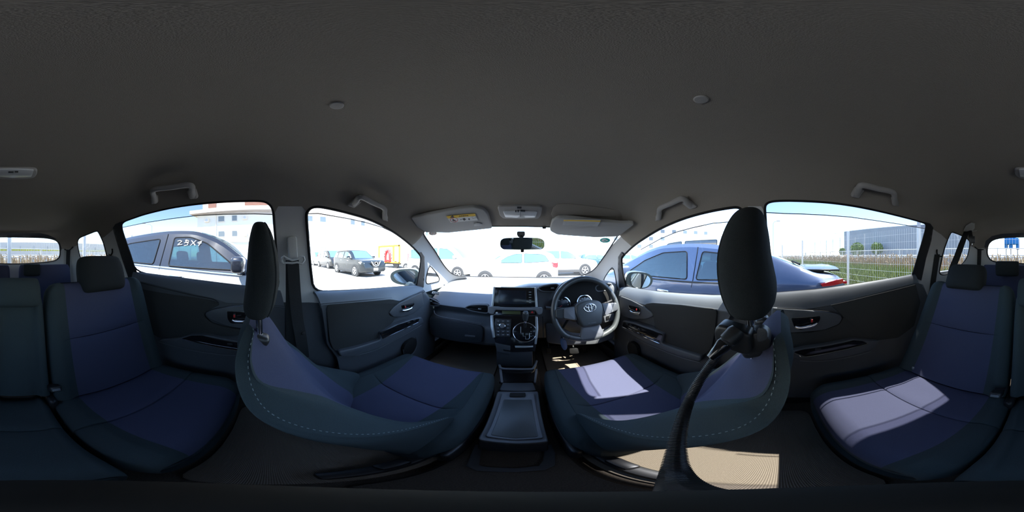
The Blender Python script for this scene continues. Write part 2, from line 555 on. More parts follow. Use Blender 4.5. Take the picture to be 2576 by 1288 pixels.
# black door frames behind the rear door glass
for s, o_, w in ((-1, wl, [(283, 574), (290, 564), (307, 557), (309, 575), (318, 604), (332, 645), (346, 688), (325, 706), (306, 650), (292, 605)]),
                 (1, wr, [(2324, 558), (2340, 562), (2348, 572), (2343, 606), (2330, 650), (2318, 706), (2290, 694), (2301, 654), (2316, 610), (2326, 575)])):
    panel('rear_door_frame', w, 'black_plastic', o_, 0.985, 10, 0.02, holes=True)
for o_, w in ((wl, [(1049, 720), (1054, 693), (1058, 671), (1060, 648), (1054, 636), (1060, 634), (1068, 646), (1069, 680), (1066, 722), (1058, 730)]),
              (wr, [(1574, 724), (1566, 690), (1563, 668), (1562, 648), (1568, 640), (1563, 634), (1555, 646), (1554, 680), (1557, 722), (1565, 730)])):
    panel('front_door_frame', w, 'black_plastic', o_, 0.985, 8, 0.02, holes=False)

# --- glass, black seals, smoked side visors
def window(name, outline, g, label, sealr=0.0045, trim='rubber'):
    e = empty(name, hull(*outline[0]), label=label, kind='structure')
    out = dens([Vector(q) for q in outline], 7)
    v, f = cdt([pol(p) for p in out], [], 22)
    obj('pane', [hull(*unpol(q), 1.012) for q in v], f, g, e)
    loop = [hull(p.x, p.y, 1.003) for p in out]
    tube('seal', loop, sealr, trim, e, 6, True)
    return e
w1 = window('window_1', W_SHIELD, 'windshield_glass', 'wide front windshield above the dashboard', 0.004)
w2 = window('window_2', W_LF, 'window_glass', 'front door window on the passenger side with a view of parked cars', 0.006)
w3 = window('window_3', W_RF, 'window_glass', 'front door window on the driver side beside the steering wheel', 0.006)
w4 = window('window_4', W_LR, 'privacy_glass', 'rear door window on the passenger side facing the black and white car', 0.005)
w5 = window('window_5', W_RR, 'privacy_glass', 'rear door window on the driver side facing the mesh fence', 0.005)
w6 = window('window_6', W_LQ, 'window_glass', 'small triangular window ahead of the passenger door', 0.004)
w7 = window('window_7', W_RQ, 'window_glass', 'small triangular window ahead of the driver door', 0.004)
w8 = window('window_8', W_LB, 'privacy_glass', 'rounded rear quarter window on the passenger side', 0.005)
w9 = window('window_9', W_RB, 'privacy_glass', 'rounded rear quarter window crossed by a seat belt', 0.005)
w10 = window('window_10', W_BACK, 'privacy_glass', 'wide back window of the tailgate', 0.007)
def strip(e, top, low, sc=1.05):
    v, f = cdt([pol(p) for p in dens([Vector(q) for q in top + low[::-1]], 10)], [], 20)
    P = [hull(*unpol(q), sc) for q in v]
    o = obj('rain_visor', P, f, 'visor_tint', e)
    tube('visor_edge', [hull(p.x, p.y, sc) for p in dens([Vector(q) for q in low], 10, False)], 0.0018, 'rubber', e, 5)
strip(w4, [(300, 550), (367, 528), (432, 512), (497, 502), (562, 497), (640, 494), (690, 496)], [(304, 573), (367, 560), (432, 550), (497, 542), (562, 539), (640, 538), (700, 540)])
strip(w5, [(1915, 494), (1972, 494), (2009, 495), (2074, 498), (2139, 505), (2204, 518), (2270, 535), (2336, 552)], [(1915, 534), (1972, 537), (2009, 538), (2074, 541), (2139, 546), (2204, 555), (2270, 565), (2336, 577)])
strip(w2, [(765, 510), (800, 508), (841, 516), (881, 526), (921, 537), (962, 554), (1002, 578)], [(765, 538), (800, 537), (841, 544), (881, 551), (921, 560), (962, 572), (1000, 590)])
strip(w3, [(1620, 586), (1661, 562), (1701, 545), (1742, 531), (1792, 518), (1860, 510)], [(1612, 628), (1661, 601), (1701, 584), (1742, 573), (1792, 562), (1860, 556)])
# dark sunshade band over the back window
panel('tailgate_upper_trim', [(2480, 606), (2495, 594), (2520, 588), (2576, 585.5), (2676, 586), (2698, 591), (2716, 600), (2727, 611), (2731, 625), (2727, 640), (2722, 604), (2700, 598), (2680, 597), (2576, 595), (2523, 597), (2500, 602), (2488, 611), (2481, 625), (2476, 621)], 'dash_dark', wb, 0.968, 8, 0.015, holes=True)

# floor, firewall and lower body so that no daylight leaks in
def slab(name, x0, x1, y0, y1, z, m, th=0.05):
    V, Fc = boxdata((x1 - x0, y1 - y0, th), ((x0 + x1) / 2, (y0 + y1) / 2, z - th / 2), None, 0.004)
    return obj(name, V, Fc, m)
FLZ = -0.82
fl = slab('floor', XC - 0.72, XC + 0.72, -2.05, 1.75, FLZ, 'carpet', 0.06)
tag(fl, 'dark brown carpet on the cabin floor', kind='structure')
fw = obj('wall_front', *boxdata((1.44, 0.05, 0.62), (XC, 1.72, -0.60), None, 0.01), 'dash_dark')
tag(fw, 'dark firewall under the dashboard', kind='structure')
for s, o_ in ((-1, wl), (1, wr)):
    # lower quarter trim behind the doors, and the sill
    obj('lower_quarter_trim', *boxdata((0.05, 1.25, 0.80), (XC + s * 0.72, -1.47, -0.52), None, 0.01), 'door_plastic', o_)
    obj('sill_trim', *boxdata((0.06, 2.6, 0.08), (XC + s * 0.69, 0.35, FLZ + 0.03), None, 0.02), 'black_plastic', o_)
obj('lower_tailgate_trim', *boxdata((1.40, 0.06, 0.80), (XC, -2.03, -0.52), None, 0.01), 'door_plastic', wb)
tunnel = obj('floor_tunnel', *boxdata((0.20, 1.5, 0.06), (XC, 0.80, FLZ + 0.01), None, 0.025), 'carpet', fl)

# outer skin of the body below the windows, and the bonnet
for s, o_ in ((-1, wl), (1, wr)):
    pr = [(-2.15, -0.16), (-1.60, -0.14), (-0.80, -0.125), (0.0, -0.185), (0.9, -0.250), (1.25, -0.290), (1.75, -0.330), (2.35, -0.420), (2.55, -0.60), (2.55, -0.95), (-2.2, -0.95), (-2.25, -0.6)]
    prism('outer_body_side', [Vector((XC + s * 0.755, y, z)) for y, z in pr], (s * 0.06, 0, 0), 'car_silver', o_, 0.02, 3)
prism('bonnet', [Vector((XC - 0.76, y, z)) for y, z in [(1.76, -0.285), (2.0, -0.31), (2.35, -0.40), (2.52, -0.58), (2.52, -0.9), (1.76, -0.9)]], (1.52, 0, 0), 'car_silver', fw, 0.02, 3)
obj('outer_tailgate', *boxdata((1.48, 0.06, 0.75), (XC, -2.16, -0.57), None, 0.03, 3), 'car_silver', wb)

# ribbed floor mats
def ribmat():
    m = mat('floor_mat', (0.235, 0.195, 0.150), 1.0, spec=0.05)
    t = m.node_tree; b = t.nodes['Principled BSDF']
    tc = t.nodes.new('ShaderNodeTexCoord'); wv = t.nodes.new('ShaderNodeTexWave'); nz = t.nodes.new('ShaderNodeTexNoise'); mx = t.nodes.new('ShaderNodeMix'); bp = t.nodes.new('ShaderNodeBump')
    wv.bands_direction = 'Y'; wv.inputs['Scale'].default_value = 120; wv.inputs['Distortion'].default_value = 1.2; wv.inputs['Detail Scale'].default_value = 8
    nz.inputs['Scale'].default_value = 500
    mx.data_type = 'RGBA'; mx.inputs['A'].default_value = (0.15, 0.122, 0.095, 1); mx.inputs['B'].default_value = (0.27, 0.225, 0.175, 1)
    ad = t.nodes.new('ShaderNodeMath'); ad.operation = 'MULTIPLY'
    t.links.new(tc.outputs['Object'], wv.inputs['Vector']); t.links.new(tc.outputs['Object'], nz.inputs['Vector'])
    t.links.new(wv.outputs['Fac'], ad.inputs[0]); t.links.new(nz.outputs['Fac'], ad.inputs[1])
    ad2 = t.nodes.new('ShaderNodeMath'); ad2.operation = 'MULTIPLY'; ad2.inputs[1].default_value = 1.7
    t.links.new(ad.outputs[0], ad2.inputs[0]); t.links.new(ad2.outputs[0], mx.inputs['Factor']); t.links.new(mx.outputs['Result'], b.inputs['Base Color'])
    bp.inputs['Strength'].default_value = 0.5; bp.inputs['Distance'].default_value = 0.002
    t.links.new(wv.outputs['Fac'], bp.inputs['Height']); t.links.new(bp.outputs['Normal'], b.inputs['Normal'])
ribmat()
for x0, x1, y0, y1, lab in ((XC + 0.15, XC + 0.58, 0.72, 1.30, 'ribbed brown floor mat in the driver footwell'), (XC - 0.58, XC - 0.15, 0.72, 1.30, 'ribbed brown floor mat in the front passenger footwell'),
                            (XC + 0.12, XC + 0.60, -0.10, 0.34, 'ribbed brown floor mat behind the driver seat, partly in sunlight'), (XC - 0.60, XC - 0.12, -0.10, 0.34, 'ribbed brown floor mat behind the front passenger seat in shade')):
    P = rounded([Vector((x0, y0, FLZ + 0.001)), Vector((x1, y0, FLZ + 0.001)), Vector((x1, y1, FLZ + 0.001)), Vector((x0, y1, FLZ + 0.001))], 0.05)
    o = prism('floor_mat', P, (0, 0, 0.009), 'floor_mat', None, 0.003)
    tag(o, lab, 'floor mat', 'floor mats')

# ------------------------------------------------------------------ seats
def split_cols(V, Fc, R, C, cols):
    """faces whose column lies in cols go to the second list"""
    a, b = [], []
    for q, f in enumerate(Fc):
        if len(f) == 4 and q < (R - 1) * C and (q % C) in cols: b.append(f)
        else: a.append(f)
    return a, b
def subset(V, Fc):
    used = sorted({i for f in Fc for i in f}); mp = {i: k for k, i in enumerate(used)}
    return [V[i] for i in used], [[mp[i] for i in f] for f in Fc]

def interp(tab, z):
    if z >= tab[0][0]: return tab[0][1:]
    for a, b in zip(tab, tab[1:]):
        if a[0] >= z >= b[0]:
            t = (a[0] - z) / (a[0] - b[0]); return [a[i] + (b[i] - a[i]) * t for i in range(1, len(a))]
    return tab[-1][1:]

def dashes(loop, on=0.0052, off=0.0042, r=0.0007):
    parts = []; acc = 0; cur = []; draw = True
    P = dens(loop, 0.0014, False)
    for i in range(len(P) - 1):
        if draw: cur.append(P[i])
        acc += (P[i + 1] - P[i]).length
        if acc > (on if draw else off):
            if draw and len(cur) > 1: parts.append(tubedata([cur[0], cur[len(cur) // 2], cur[-1]], r, 4))
            cur = []; acc = 0; draw = not draw
    return joinm(parts)

def mirror_half(h, xc, mapf):
    full = h + [(-a, b) for a, b in h[-2:0:-1]]
    return [mapf(xc + a, b) for a, b in full]

HX = 0.34
#  z      w      yc     ybol   ys     yr     lim
FB = [(-0.1335, 0.060, -0.0335, -0.0340, -0.0355, -0.0385, 0.057),
      (-0.139, 0.082, -0.018, -0.028, -0.031, -0.047, 0.078),
      (-0.155, 0.108, -0.004, -0.032, -0.034, -0.054, 0.103),
      (-0.180, 0.132, 0.010, -0.034, -0.035, -0.055, 0.126),
      (-0.220, 0.150, 0.031, -0.020, -0.028, -0.046, 0.134),
      (-0.270, 0.165, 0.058, 0.036, -0.010, -0.030, 0.112),
      (-0.315, 0.175, 0.081, 0.090, 0.020, -0.010, 0.102),
      (-0.370, 0.184, 0.108, 0.130, 0.070, 0.015, 0.099),
      (-0.430, 0.190, 0.135, 0.174, 0.135, 0.045, 0.098),
      (-0.520, 0.195, 0.172, 0.232, 0.268, 0.095, 0.098),
      (-0.580, 0.198, 0.198, 0.268, 0.335, 0.125, 0.102),
      (-0.640, 0.200, 0.220, 0.280, 0.325, 0.155, 0.105),
      (-0.740, 0.200, 0.240, 0.260, 0.270, 0.190, 0.105)]

def front_seat(s, dy, dz, label, hr):
    xc = XC + s * HX
    e = empty('front_seat', (xc, 0.30 + dy, FLZ), label=label, cat='seat', group='front seats')
    rows = []
    for z, w, yc, yb, ys, yr, lim in FB:
        lim = min(lim, w * 0.955)
        half = [(0, yr), (0.55 * w, yr), (0.86 * w, yr + 0.012), (w, yr + 0.45 * (ys - yr)), (w, ys - 0.010), (0.965 * w, ys + 0.006),
                ((0.965 * w + lim) / 2, yb * 0.5 + (ys + yc) * 0.25 + min(0.012, max(0.0, (0.93 * w - lim) * 0.3))), (lim, yb * 0.75 + yc * 0.25), (lim * 0.5, yc + 0.002), (0, yc + 0.004)]
        if not rows: half = [(a, -0.036) for a, b in half]
        rows.append(mirror_half(half, xc, lambda x, y, z=z: Vector((x, y + dy, z + dz))))
    nu, nv = 4, 4
    V, Fc, R, C = loft(rows, nu, nv)
    del Fc[-2]
    ins = set(range(7 * nu, 11 * nu))
    a, b = split_cols(V, Fc, R, C, ins)
    obj('backrest', *subset(V, a), 'fabric_dark', e)
    ib = obj('backrest_insert', *subset(V, b), 'fabric_blue', e)
    seam = [V[i * C + 5 * nu] for i in range(3, R)]
    seam2 = [V[i * C + 13 * nu] for i in range(3, R)]
    near, far = (seam2, seam) if s > 0 else (seam, seam2)
    st = obj('stitching', *dashes([p - Vector(p).normalized() * 0.0028 for p in near]), 'stitch', e)
    # cushion
    CU = [  # y, w, zc, zb(olster), lim
        (0.205, 0.200, -0.70, -0.69, 0.095), (0.235, 0.225, -0.660, -0.632, 0.105), (0.290, 0.238, -0.645, -0.605, 0.115), (0.395, 0.240, -0.632, -0.597, 0.128), (0.408, 0.240, -0.642, -0.597, 0.130),
        (0.421, 0.240, -0.628, -0.597, 0.132), (0.540, 0.240, -0.612, -0.592, 0.152), (0.635, 0.238, -0.602, -0.594, 0.170), (0.675, 0.232, -0.610, -0.606, 0.176),
        (0.705, 0.220, -0.640, -0.640, 0.174), (0.715, 0.205, -0.690, -0.690, 0.165)]
    rows = []
    for y, w, zc, zb, lim in CU:
        bot = -0.80
        half = [(0, bot), (0.75 * w, bot), (0.97 * w, bot + 0.03), (1.0 * w, (bot + zb) / 2), (1.0 * w, zb - 0.03), (0.955 * w, zb - 0.004),
                (0.80 * w, zb + 0.001), (lim, zc + 0.003), (lim * 0.5, zc), (0, zc)]
        rows.append(mirror_half(half, xc, lambda x, z, y=y: Vector((x, y + dy, z + dz))))
    V, Fc, R, C = loft(rows, nu, nv)
    a, b = split_cols(V, Fc, R, C, ins)
    obj('cushion', *subset(V, a), 'fabric_dark', e)
    obj('cushion_insert', *subset(V, b), 'fabric_blue', e)
    for k in (6, 12):
        tube('piping', [V[i * C + k * nu] + Vector((0, 0, 0.0006)) for i in range(6, R - 8)], 0.0018, 'fabric_dark', e, 5)
    # plastic side shield and runners
    obj('side_shield', *boxdata((0.03, 0.38, 0.10), (xc + s * 0.255, 0.40 + dy, -0.745 + dz), None, 0.012, 3), 'black_plastic', e)
    obj('side_shield', *boxdata((0.025, 0.30, 0.085), (xc - s * 0.235, 0.37 + dy, -0.75 + dz), None, 0.012, 3), 'black_plastic', e)
    for q in (-0.19, 0.19):
        obj('seat_runner', *boxdata((0.035, 0.62, 0.036), (xc + q, 0.36 + dy, FLZ + 0.018), None, 0.008), 'black_plastic', e)
        for yy in (0.16, 0.55):
            obj('seat_bracket', *boxdata((0.03, 0.06, 0.06), (xc + q, yy + dy, FLZ + 0.03), None, 0.008), 'black_plastic', e)
    # headrest
    rows = []
    for z, y0, y1, hw in hr['sec']:
        ring = []
        for k in range(28):
            a = 2 * PI * k / 28
            ca, sa = math.cos(a), math.sin(a)
            x = math.copysign(abs(ca) ** 0.62, ca) * hw
            y = (y0 + y1) / 2 + math.copysign(abs(sa) ** 0.75, sa) * (y1 - y0) / 2
            ring.append(Vector((xc + x, y, z)))
        rows.append(ring)
    V, Fc, R, C = loft(rows, 1, 4)
    h = obj('headrest', V, Fc, 'headrest_fabric', e, True, 70)
    # side seam piping
    kk = 3 if s < 0 else 11
    tube('headrest_piping', [V[i * C + kk] for i in range(4, R - 5)], 0.0016, 'headrest_fabric', h, 5)
    zt = hr['sec'][-2][0]
    for q in (-0.070, 0.070):
        yb = hr['py']
        tube('headrest_post', [(xc + q, yb, zt + 0.03), (xc + q, yb + hr['lean'], -0.20 + dz)], 0.0060, 'chrome', e, 10)
        gz = -0.160 + dz + hr.get('gz', 0)
        V2, F2 = boxdata((0.030, 0.034, 0.022), (xc + q, yb + hr['lean'] * 0.75, gz), rotx(-0.35), 0.008, 3)
        obj('post_guide', V2, F2, 'black_plastic', e)
    return e

HRL = dict(sec=[(0.0675, -0.020, -0.010, 0.030), (0.062, -0.029, -0.003, 0.068), (0.048, -0.034, 0.006, 0.088), (0.022, -0.0385, 0.0145, 0.098), (-0.010, -0.041, 0.0205, 0.104), (-0.042, -0.043, 0.022, 0.107), (-0.072, -0.046, 0.018, 0.108), (-0.096, -0.048, 0.012, 0.104), (-0.110, -0.042, 0.003, 0.094), (-0.1165, -0.030, -0.010, 0.060)], py=-0.018, lean=0.004)
_q = 0.92
HRR = dict(sec=[(0.0955 * _q, 0.048 * _q, 0.060 * _q, 0.030), (0.088 * _q, 0.035 * _q, 0.074 * _q, 0.066), (0.070 * _q, 0.030 * _q, 0.089 * _q, 0.088), (0.040 * _q, 0.025 * _q, 0.105 * _q, 0.098), (0.005 * _q, 0.021 * _q, 0.115 * _q, 0.104), (-0.030 * _q, 0.014 * _q, 0.116 * _q, 0.107), (-0.062 * _q, 0.008 * _q, 0.110 * _q, 0.108), (-0.088 * _q, 0.009 * _q, 0.100 * _q, 0.104), (-0.106 * _q, 0.020 * _q, 0.088 * _q, 0.094), (-0.114 * _q, 0.035 * _q, 0.070 * _q, 0.060)], py=0.050, lean=-0.010, gz=-0.006)
front_seat(-1, 0.0, 0.0, 'front passenger seat with bare headrest post, blue fabric insert and dark bolsters', HRL)
front_seat(1, 0.035, 0.0, 'driver seat with a phone arm clamped under its headrest and a sunlit cushion', HRR)

def rear_seat(name, xc, w, y0, z0, tilt, L, lim, label, hrw, hrh, ydepth, insert=True, seam=True, cw=None, clim=None, cfront=-0.145, cz=-0.625, hy=0.0, hgap=0.0, xh=0.0):
    e = empty(name, (xc, y0, FLZ), label=label, cat='seat')
    ct, sn = math.cos(tilt), math.sin(tilt)
    def mp(x, d, s_):   # depth d forward, s_ up the back
        return Vector((x, y0 + d * ct - s_ * sn, z0 + d * sn + s_ * ct))
    rows = []
    lv = [0.0, 0.06, 0.20, 0.36, 0.52, 0.54, 0.56, 0.72, 0.86, 0.94, 0.985, 1.0]
    for t in lv:
        k = 1.0 if t < 0.86 else (0.985 if t < 0.9 else (0.95 if t < 0.96 else (0.88 if t < 0.99 else 0.80)))
        ww = w * k; dz = -0.012 if t == 0.54 and seam else 0.0
        th = -0.11 if t < 0.95 else (-0.09 if t < 0.99 else -0.07)
        fr = 0.0 if t < 0.95 else (-0.012 if t < 0.99 else -0.035)
        ll = min(lim, ww * 0.86)
        half = [(0, th), (0.6 * ww, th), (0.93 * ww, th + 0.012), (ww, th + 0.045), (ww, fr - 0.012), (0.955 * ww, fr + 0.010),
                ((0.955 * ww + ll) / 2, fr + 0.014), (ll, fr - 0.002 + dz * 0.3), (ll * 0.5, fr + dz), (0, fr + dz)]
        rows.append(mirror_half(half, xc, lambda x, d, t=t: mp(x, d, t * L)))
    nu, nv = 3, 3
    V, Fc, R, C = loft(rows, nu, nv)
    if insert:
        a, b = split_cols(V, Fc, R, C, set(range(7 * nu, 11 * nu)))
        obj('backrest', *subset(V, a), 'fabric_dark', e)
        obj('backrest_insert', *subset(V, b), 'fabric_blue', e)
    else:
        obj('backrest', V, Fc, 'fabric_dark', e)
    # headrest
    rows = []
    s0 = L * 0.985 + hgap
    for t, k, d in ((0.0, 0.80, 0.40), (0.04, 0.92, 0.75), (0.18, 0.985, 0.95), (0.45, 1.0, 1.0), (0.72, 0.985, 0.92), (0.90, 0.93, 0.75), (0.975, 0.84, 0.5), (1.0, 0.66, 0.2)):
        ring = []
        for q in range(24):
            a = 2 * PI * q / 24; ca, sa = math.cos(a), math.sin(a)
            x = math.copysign(abs(ca) ** 0.5, ca) * hrw * k
            dd = math.copysign(abs(sa) ** 0.7, sa) * 0.055 * d - 0.045 + hy
            ring.append(mp(xc + xh + x, dd, s0 + t * hrh))
        rows.append(ring)
    V, Fc, R, C = loft(rows, 1, 3)
    obj('headrest', V, Fc, 'headrest_fabric' if insert else 'fabric_dark', e, True, 70)
    if hgap > -0.02:
        for q in (-0.06, 0.06):
            tube('headrest_post', [mp(xc + xh + q, -0.045 + hy, s0 + 0.04), mp(xc + xh + q, -0.05, L * 0.9)], 0.005, 'chrome', e, 8)
    # cushion
    cw = cw or w; clim = clim or lim
    rows = []
    ys_ = [y0 - 0.05, y0 + 0.03, y0 + 0.12]
    ymid = y0 + 0.155
    tab = [(y0 - 0.06, 0.94, -0.055), (y0 + 0.0, 0.99, -0.012), (y0 + 0.08, 1.0, -0.006), (ymid - 0.012, 1.0, 0.0), (ymid, 1.0, -0.009), (ymid + 0.012, 1.0, 0.001), (cfront - 0.07, 1.0, 0.006), (cfront - 0.035, 0.985, 0.000), (cfront - 0.010, 0.955, -0.022), (cfront, 0.92, -0.055), (cfront - 0.012, 0.90, -0.10)]
    for y, k, dz in tab:
        ww = cw * k; zc = cz + dz; bot = cz - 0.16
        half = [(0, bot), (0.75 * ww, bot), (0.96 * ww, bot + 0.02), (ww, bot + 0.06), (ww, zc - 0.028), (0.96 * ww, zc - 0.002),
                (0.5 * (0.95 * ww + clim), zc + 0.010), (clim, zc + 0.002), (clim * 0.5, zc), (0, zc)]
        rows.append(mirror_half(half, xc, lambda x, z, y=y: Vector((x, y, z))))
    V, Fc, R, C = loft(rows, nu, nv)
    if insert:
        a, b = split_cols(V, Fc, R, C, set(range(7 * nu, 11 * nu)))
        obj('cushion', *subset(V, a), 'fabric_dark', e)
        obj('cushion_insert', *subset(V, b), 'fabric_blue', e)
    else:
        obj('cushion', V, Fc, 'fabric_dark', e)
    # pedestal down to the floor
    obj('seat_base', *boxdata((cw * 1.7, 0.26, 0.13), (xc, (y0 + cfront) / 2 - 0.02, FLZ + 0.065), None, 0.01), 'black_plastic', e)
    return e, mp
DG = math.radians
e_l, mpl = rear_seat('second_row_seat', -0.340, 0.226, -0.432, -0.545, DG(17), 0.470, 0.152, 'second row seat behind the front passenger, in the shade with a tall headrest', 0.105, 0.150, 0.1, cw=0.232, clim=0.155, hgap=-0.043, hy=0.030, xh=-0.017, cfront=-0.098, cz=-0.540)
e_r, mpr = rear_seat('second_row_seat', 0.298, 0.212, -0.456, -0.545, DG(29), 0.482, 0.142, 'second row seat behind the driver, sunlight lying across its cushion', 0.097, 0.130, 0.1, cw=0.230, clim=0.165, hgap=-0.030, hy=0.026, xh=0.030, cfront=-0.095, cz=-0.540)
e_c, mpc = rear_seat('second_row_seat', -0.016, 0.090, -0.448, -0.52, DG(17), 0.410, 0.05, 'narrow middle seat of the second row, all dark fabric', 0.083, 0.105, 0.1, insert=False, seam=False, cw=0.080, clim=0.045, hgap=-0.048, hy=0.036, cfront=-0.105, cz=-0.545)
for q_ in (0.071, -0.106):  # added black blocks that hide the sunlit gaps beside the middle seat
    obj('gap_filler', *boxdata((0.026, 0.14, 0.15), (q_, -0.475, -0.600), None, 0.015, 3), 'black_plastic', e_c)
for e_ in (e_l, e_r, e_c): e_['group'] = 'second row seats'
# cloth tags sewn into the second row
from mathutils.bvhtree import BVHTree
def hit_on(o, px, py):
    M = o.matrix_world.copy()
    off = Vector((0, 0, 0)); q = o
    while q is not None: off += q.location; q = q.parent
    t = BVHTree.FromPolygons([v.co + off for v in o.data.vertices], [list(f.vertices) for f in o.data.polygons])
    h = t.ray_cast(Vector((0, 0, 0)), ray(px, py))
    return h[0]
def child(e, nm): return [c for c in e.children if c.name.startswith(nm)][0]
for e_, px, py in ((e_r, 2297, 926), (e_r, 2451, 972), (e_l, 199, 972)):
    q = hit_on(child(e_, 'backrest'), px, py) or hit_on([c for c in e_.children if c.name.startswith('backrest_insert')][0], px, py)
    if q is not None:
        obj('label_tag', *boxdata((0.009, 0.004, 0.015), q - q.normalized() * 0.002, rotz(0.4), 0.001), 'silver', e_)

def third_seat(xc, w, label, hx, hw, ztop, htop):
    e = empty('third_row_seat', (xc, -1.45, FLZ), label=label, cat='seat', group='third row seats')
    rows = []
    for t, k, th in ((0, 1, 0.12), (0.3, 1, 0.12), (0.8, 1, 0.11), (0.93, 0.99, 0.10), (0.98, 0.96, 0.075), (1.0, 0.92, 0.04)):
        ring = []
        z = -0.75 + (ztop + 0.75) * t; y = -1.36 - 0.10 * t
        for q in range(32):
            a = 2 * PI * q / 32; ca, sa = math.cos(a), math.sin(a)
            ring.append(Vector((xc + math.copysign(abs(ca) ** 0.3, ca) * w * k, y - 0.05 + math.copysign(abs(sa) ** 0.5, sa) * th * 0.5, z)))
        rows.append(ring)
    V, Fc, R, C = loft(rows, 1, 3)
    obj('backrest', V, Fc, 'fabric_blue', e, True, 60)
    rows = []
    for t, k, th in ((0, 0.85, 0.05), (0.1, 0.97, 0.075), (0.5, 1, 0.085), (0.88, 0.98, 0.075), (0.97, 0.93, 0.05), (1.0, 0.8, 0.02)):
        ring = []
        z = ztop - 0.09 + (htop - ztop + 0.09) * t
        for q in range(24):
            a = 2 * PI * q / 24; ca, sa = math.cos(a), math.sin(a)
            ring.append(Vector((hx + math.copysign(abs(ca) ** 0.4, ca) * hw * k, -1.415 + math.copysign(abs(sa) ** 0.6, sa) * th * 0.5, z)))
        rows.append(ring)
    V, Fc, R, C = loft(rows, 1, 3)
    obj('headrest', V, Fc, 'headrest_fabric', e, True, 60)
    obj('cushion', *boxdata((w * 2, 0.42, 0.16), (xc, -1.16, -0.66), None, 0.04, 3), 'fabric_dark', e)
    obj('seat_base', *boxdata((w * 1.8, 0.34, 0.09), (xc, -1.20, FLZ + 0.045), None, 0.01), 'black_plastic', e)
    return e
third_seat(XC - 0.285, 0.245, 'third row seat behind the passenger side with lowered headrest', -0.17, 0.075, -0.082, -0.070)
third_seat(XC + 0.285, 0.245, 'third row seat behind the driver side with raised square headrest', 0.255, 0.105, -0.085, -0.045)

# ------------------------------------------------------------------ doors
def relief(name, pxs, X, depth, m, parent, bev=0.004, rnd=0.0, seg=2):
    """outline traced on the plane x = X, standing depth proud of what lies behind it"""
    P = [onx(p[0], p[1], X) for p in pxs]
    if rnd: P = rounded(P, rnd)
    s = 1 if X > 0 else -1
    P = [p + Vector((s * depth, 0, 0)) for p in P]
    return prism(name, P, (-s * depth, 0, 0), m, parent, bev, seg)
def line(name, pxs, X, r, m, parent, n=6):
    P = spline([onx(p[0], p[1], X) for p in pxs], 5)
    return tube(name, P, r, m, parent, n)

def resample(L, n):
    P = [Vector(p) for p in L]; acc = [0.0]
    for a, b in zip(P, P[1:]): acc.append(acc[-1] + (b - a).length)
    out = []; j = 0
    for k in range(n):
        t = acc[-1] * k / (n - 1)
        while j < len(acc) - 2 and acc[j + 1] < t: j += 1
        out.append(P[j].lerp(P[j + 1], (t - acc[j]) / max(1e-9, acc[j + 1] - acc[j])))
    return out
def door_top(e, top, low, X, m):
    """the padded ledge under the glass: slopes from the window down to the inner edge"""
    A = [hull(p.x, p.y - 1.5, 0.992) for p in resample(top, 30)]; B = [onx(p.x, p.y, X) for p in resample(low, 30)]
    rows = []
    for t in (0.0, 0.08, 0.3, 0.6, 0.85, 0.96, 1.0):
        rows.append([a.lerp(b, t) + Vector((0, 0, 0.010 * math.sin(PI * t))) for a, b in zip(A, B)])
    rows.append([b + Vector((0.012 if X < 0 else -0.012, 0, -0.012)) * -0.5 + Vector((0, 0, -0.012)) for b in B])
    V, Fc, R, C = loft(rows, 1, 2, closed=False, cap=False)
    V, Fc = solid(V, Fc, lambda p: p + Vector((-0.012 if X < 0 else 0.012, 0, -0.012)))
    return obj('door_ledge', V, Fc, m, e, True, 60)

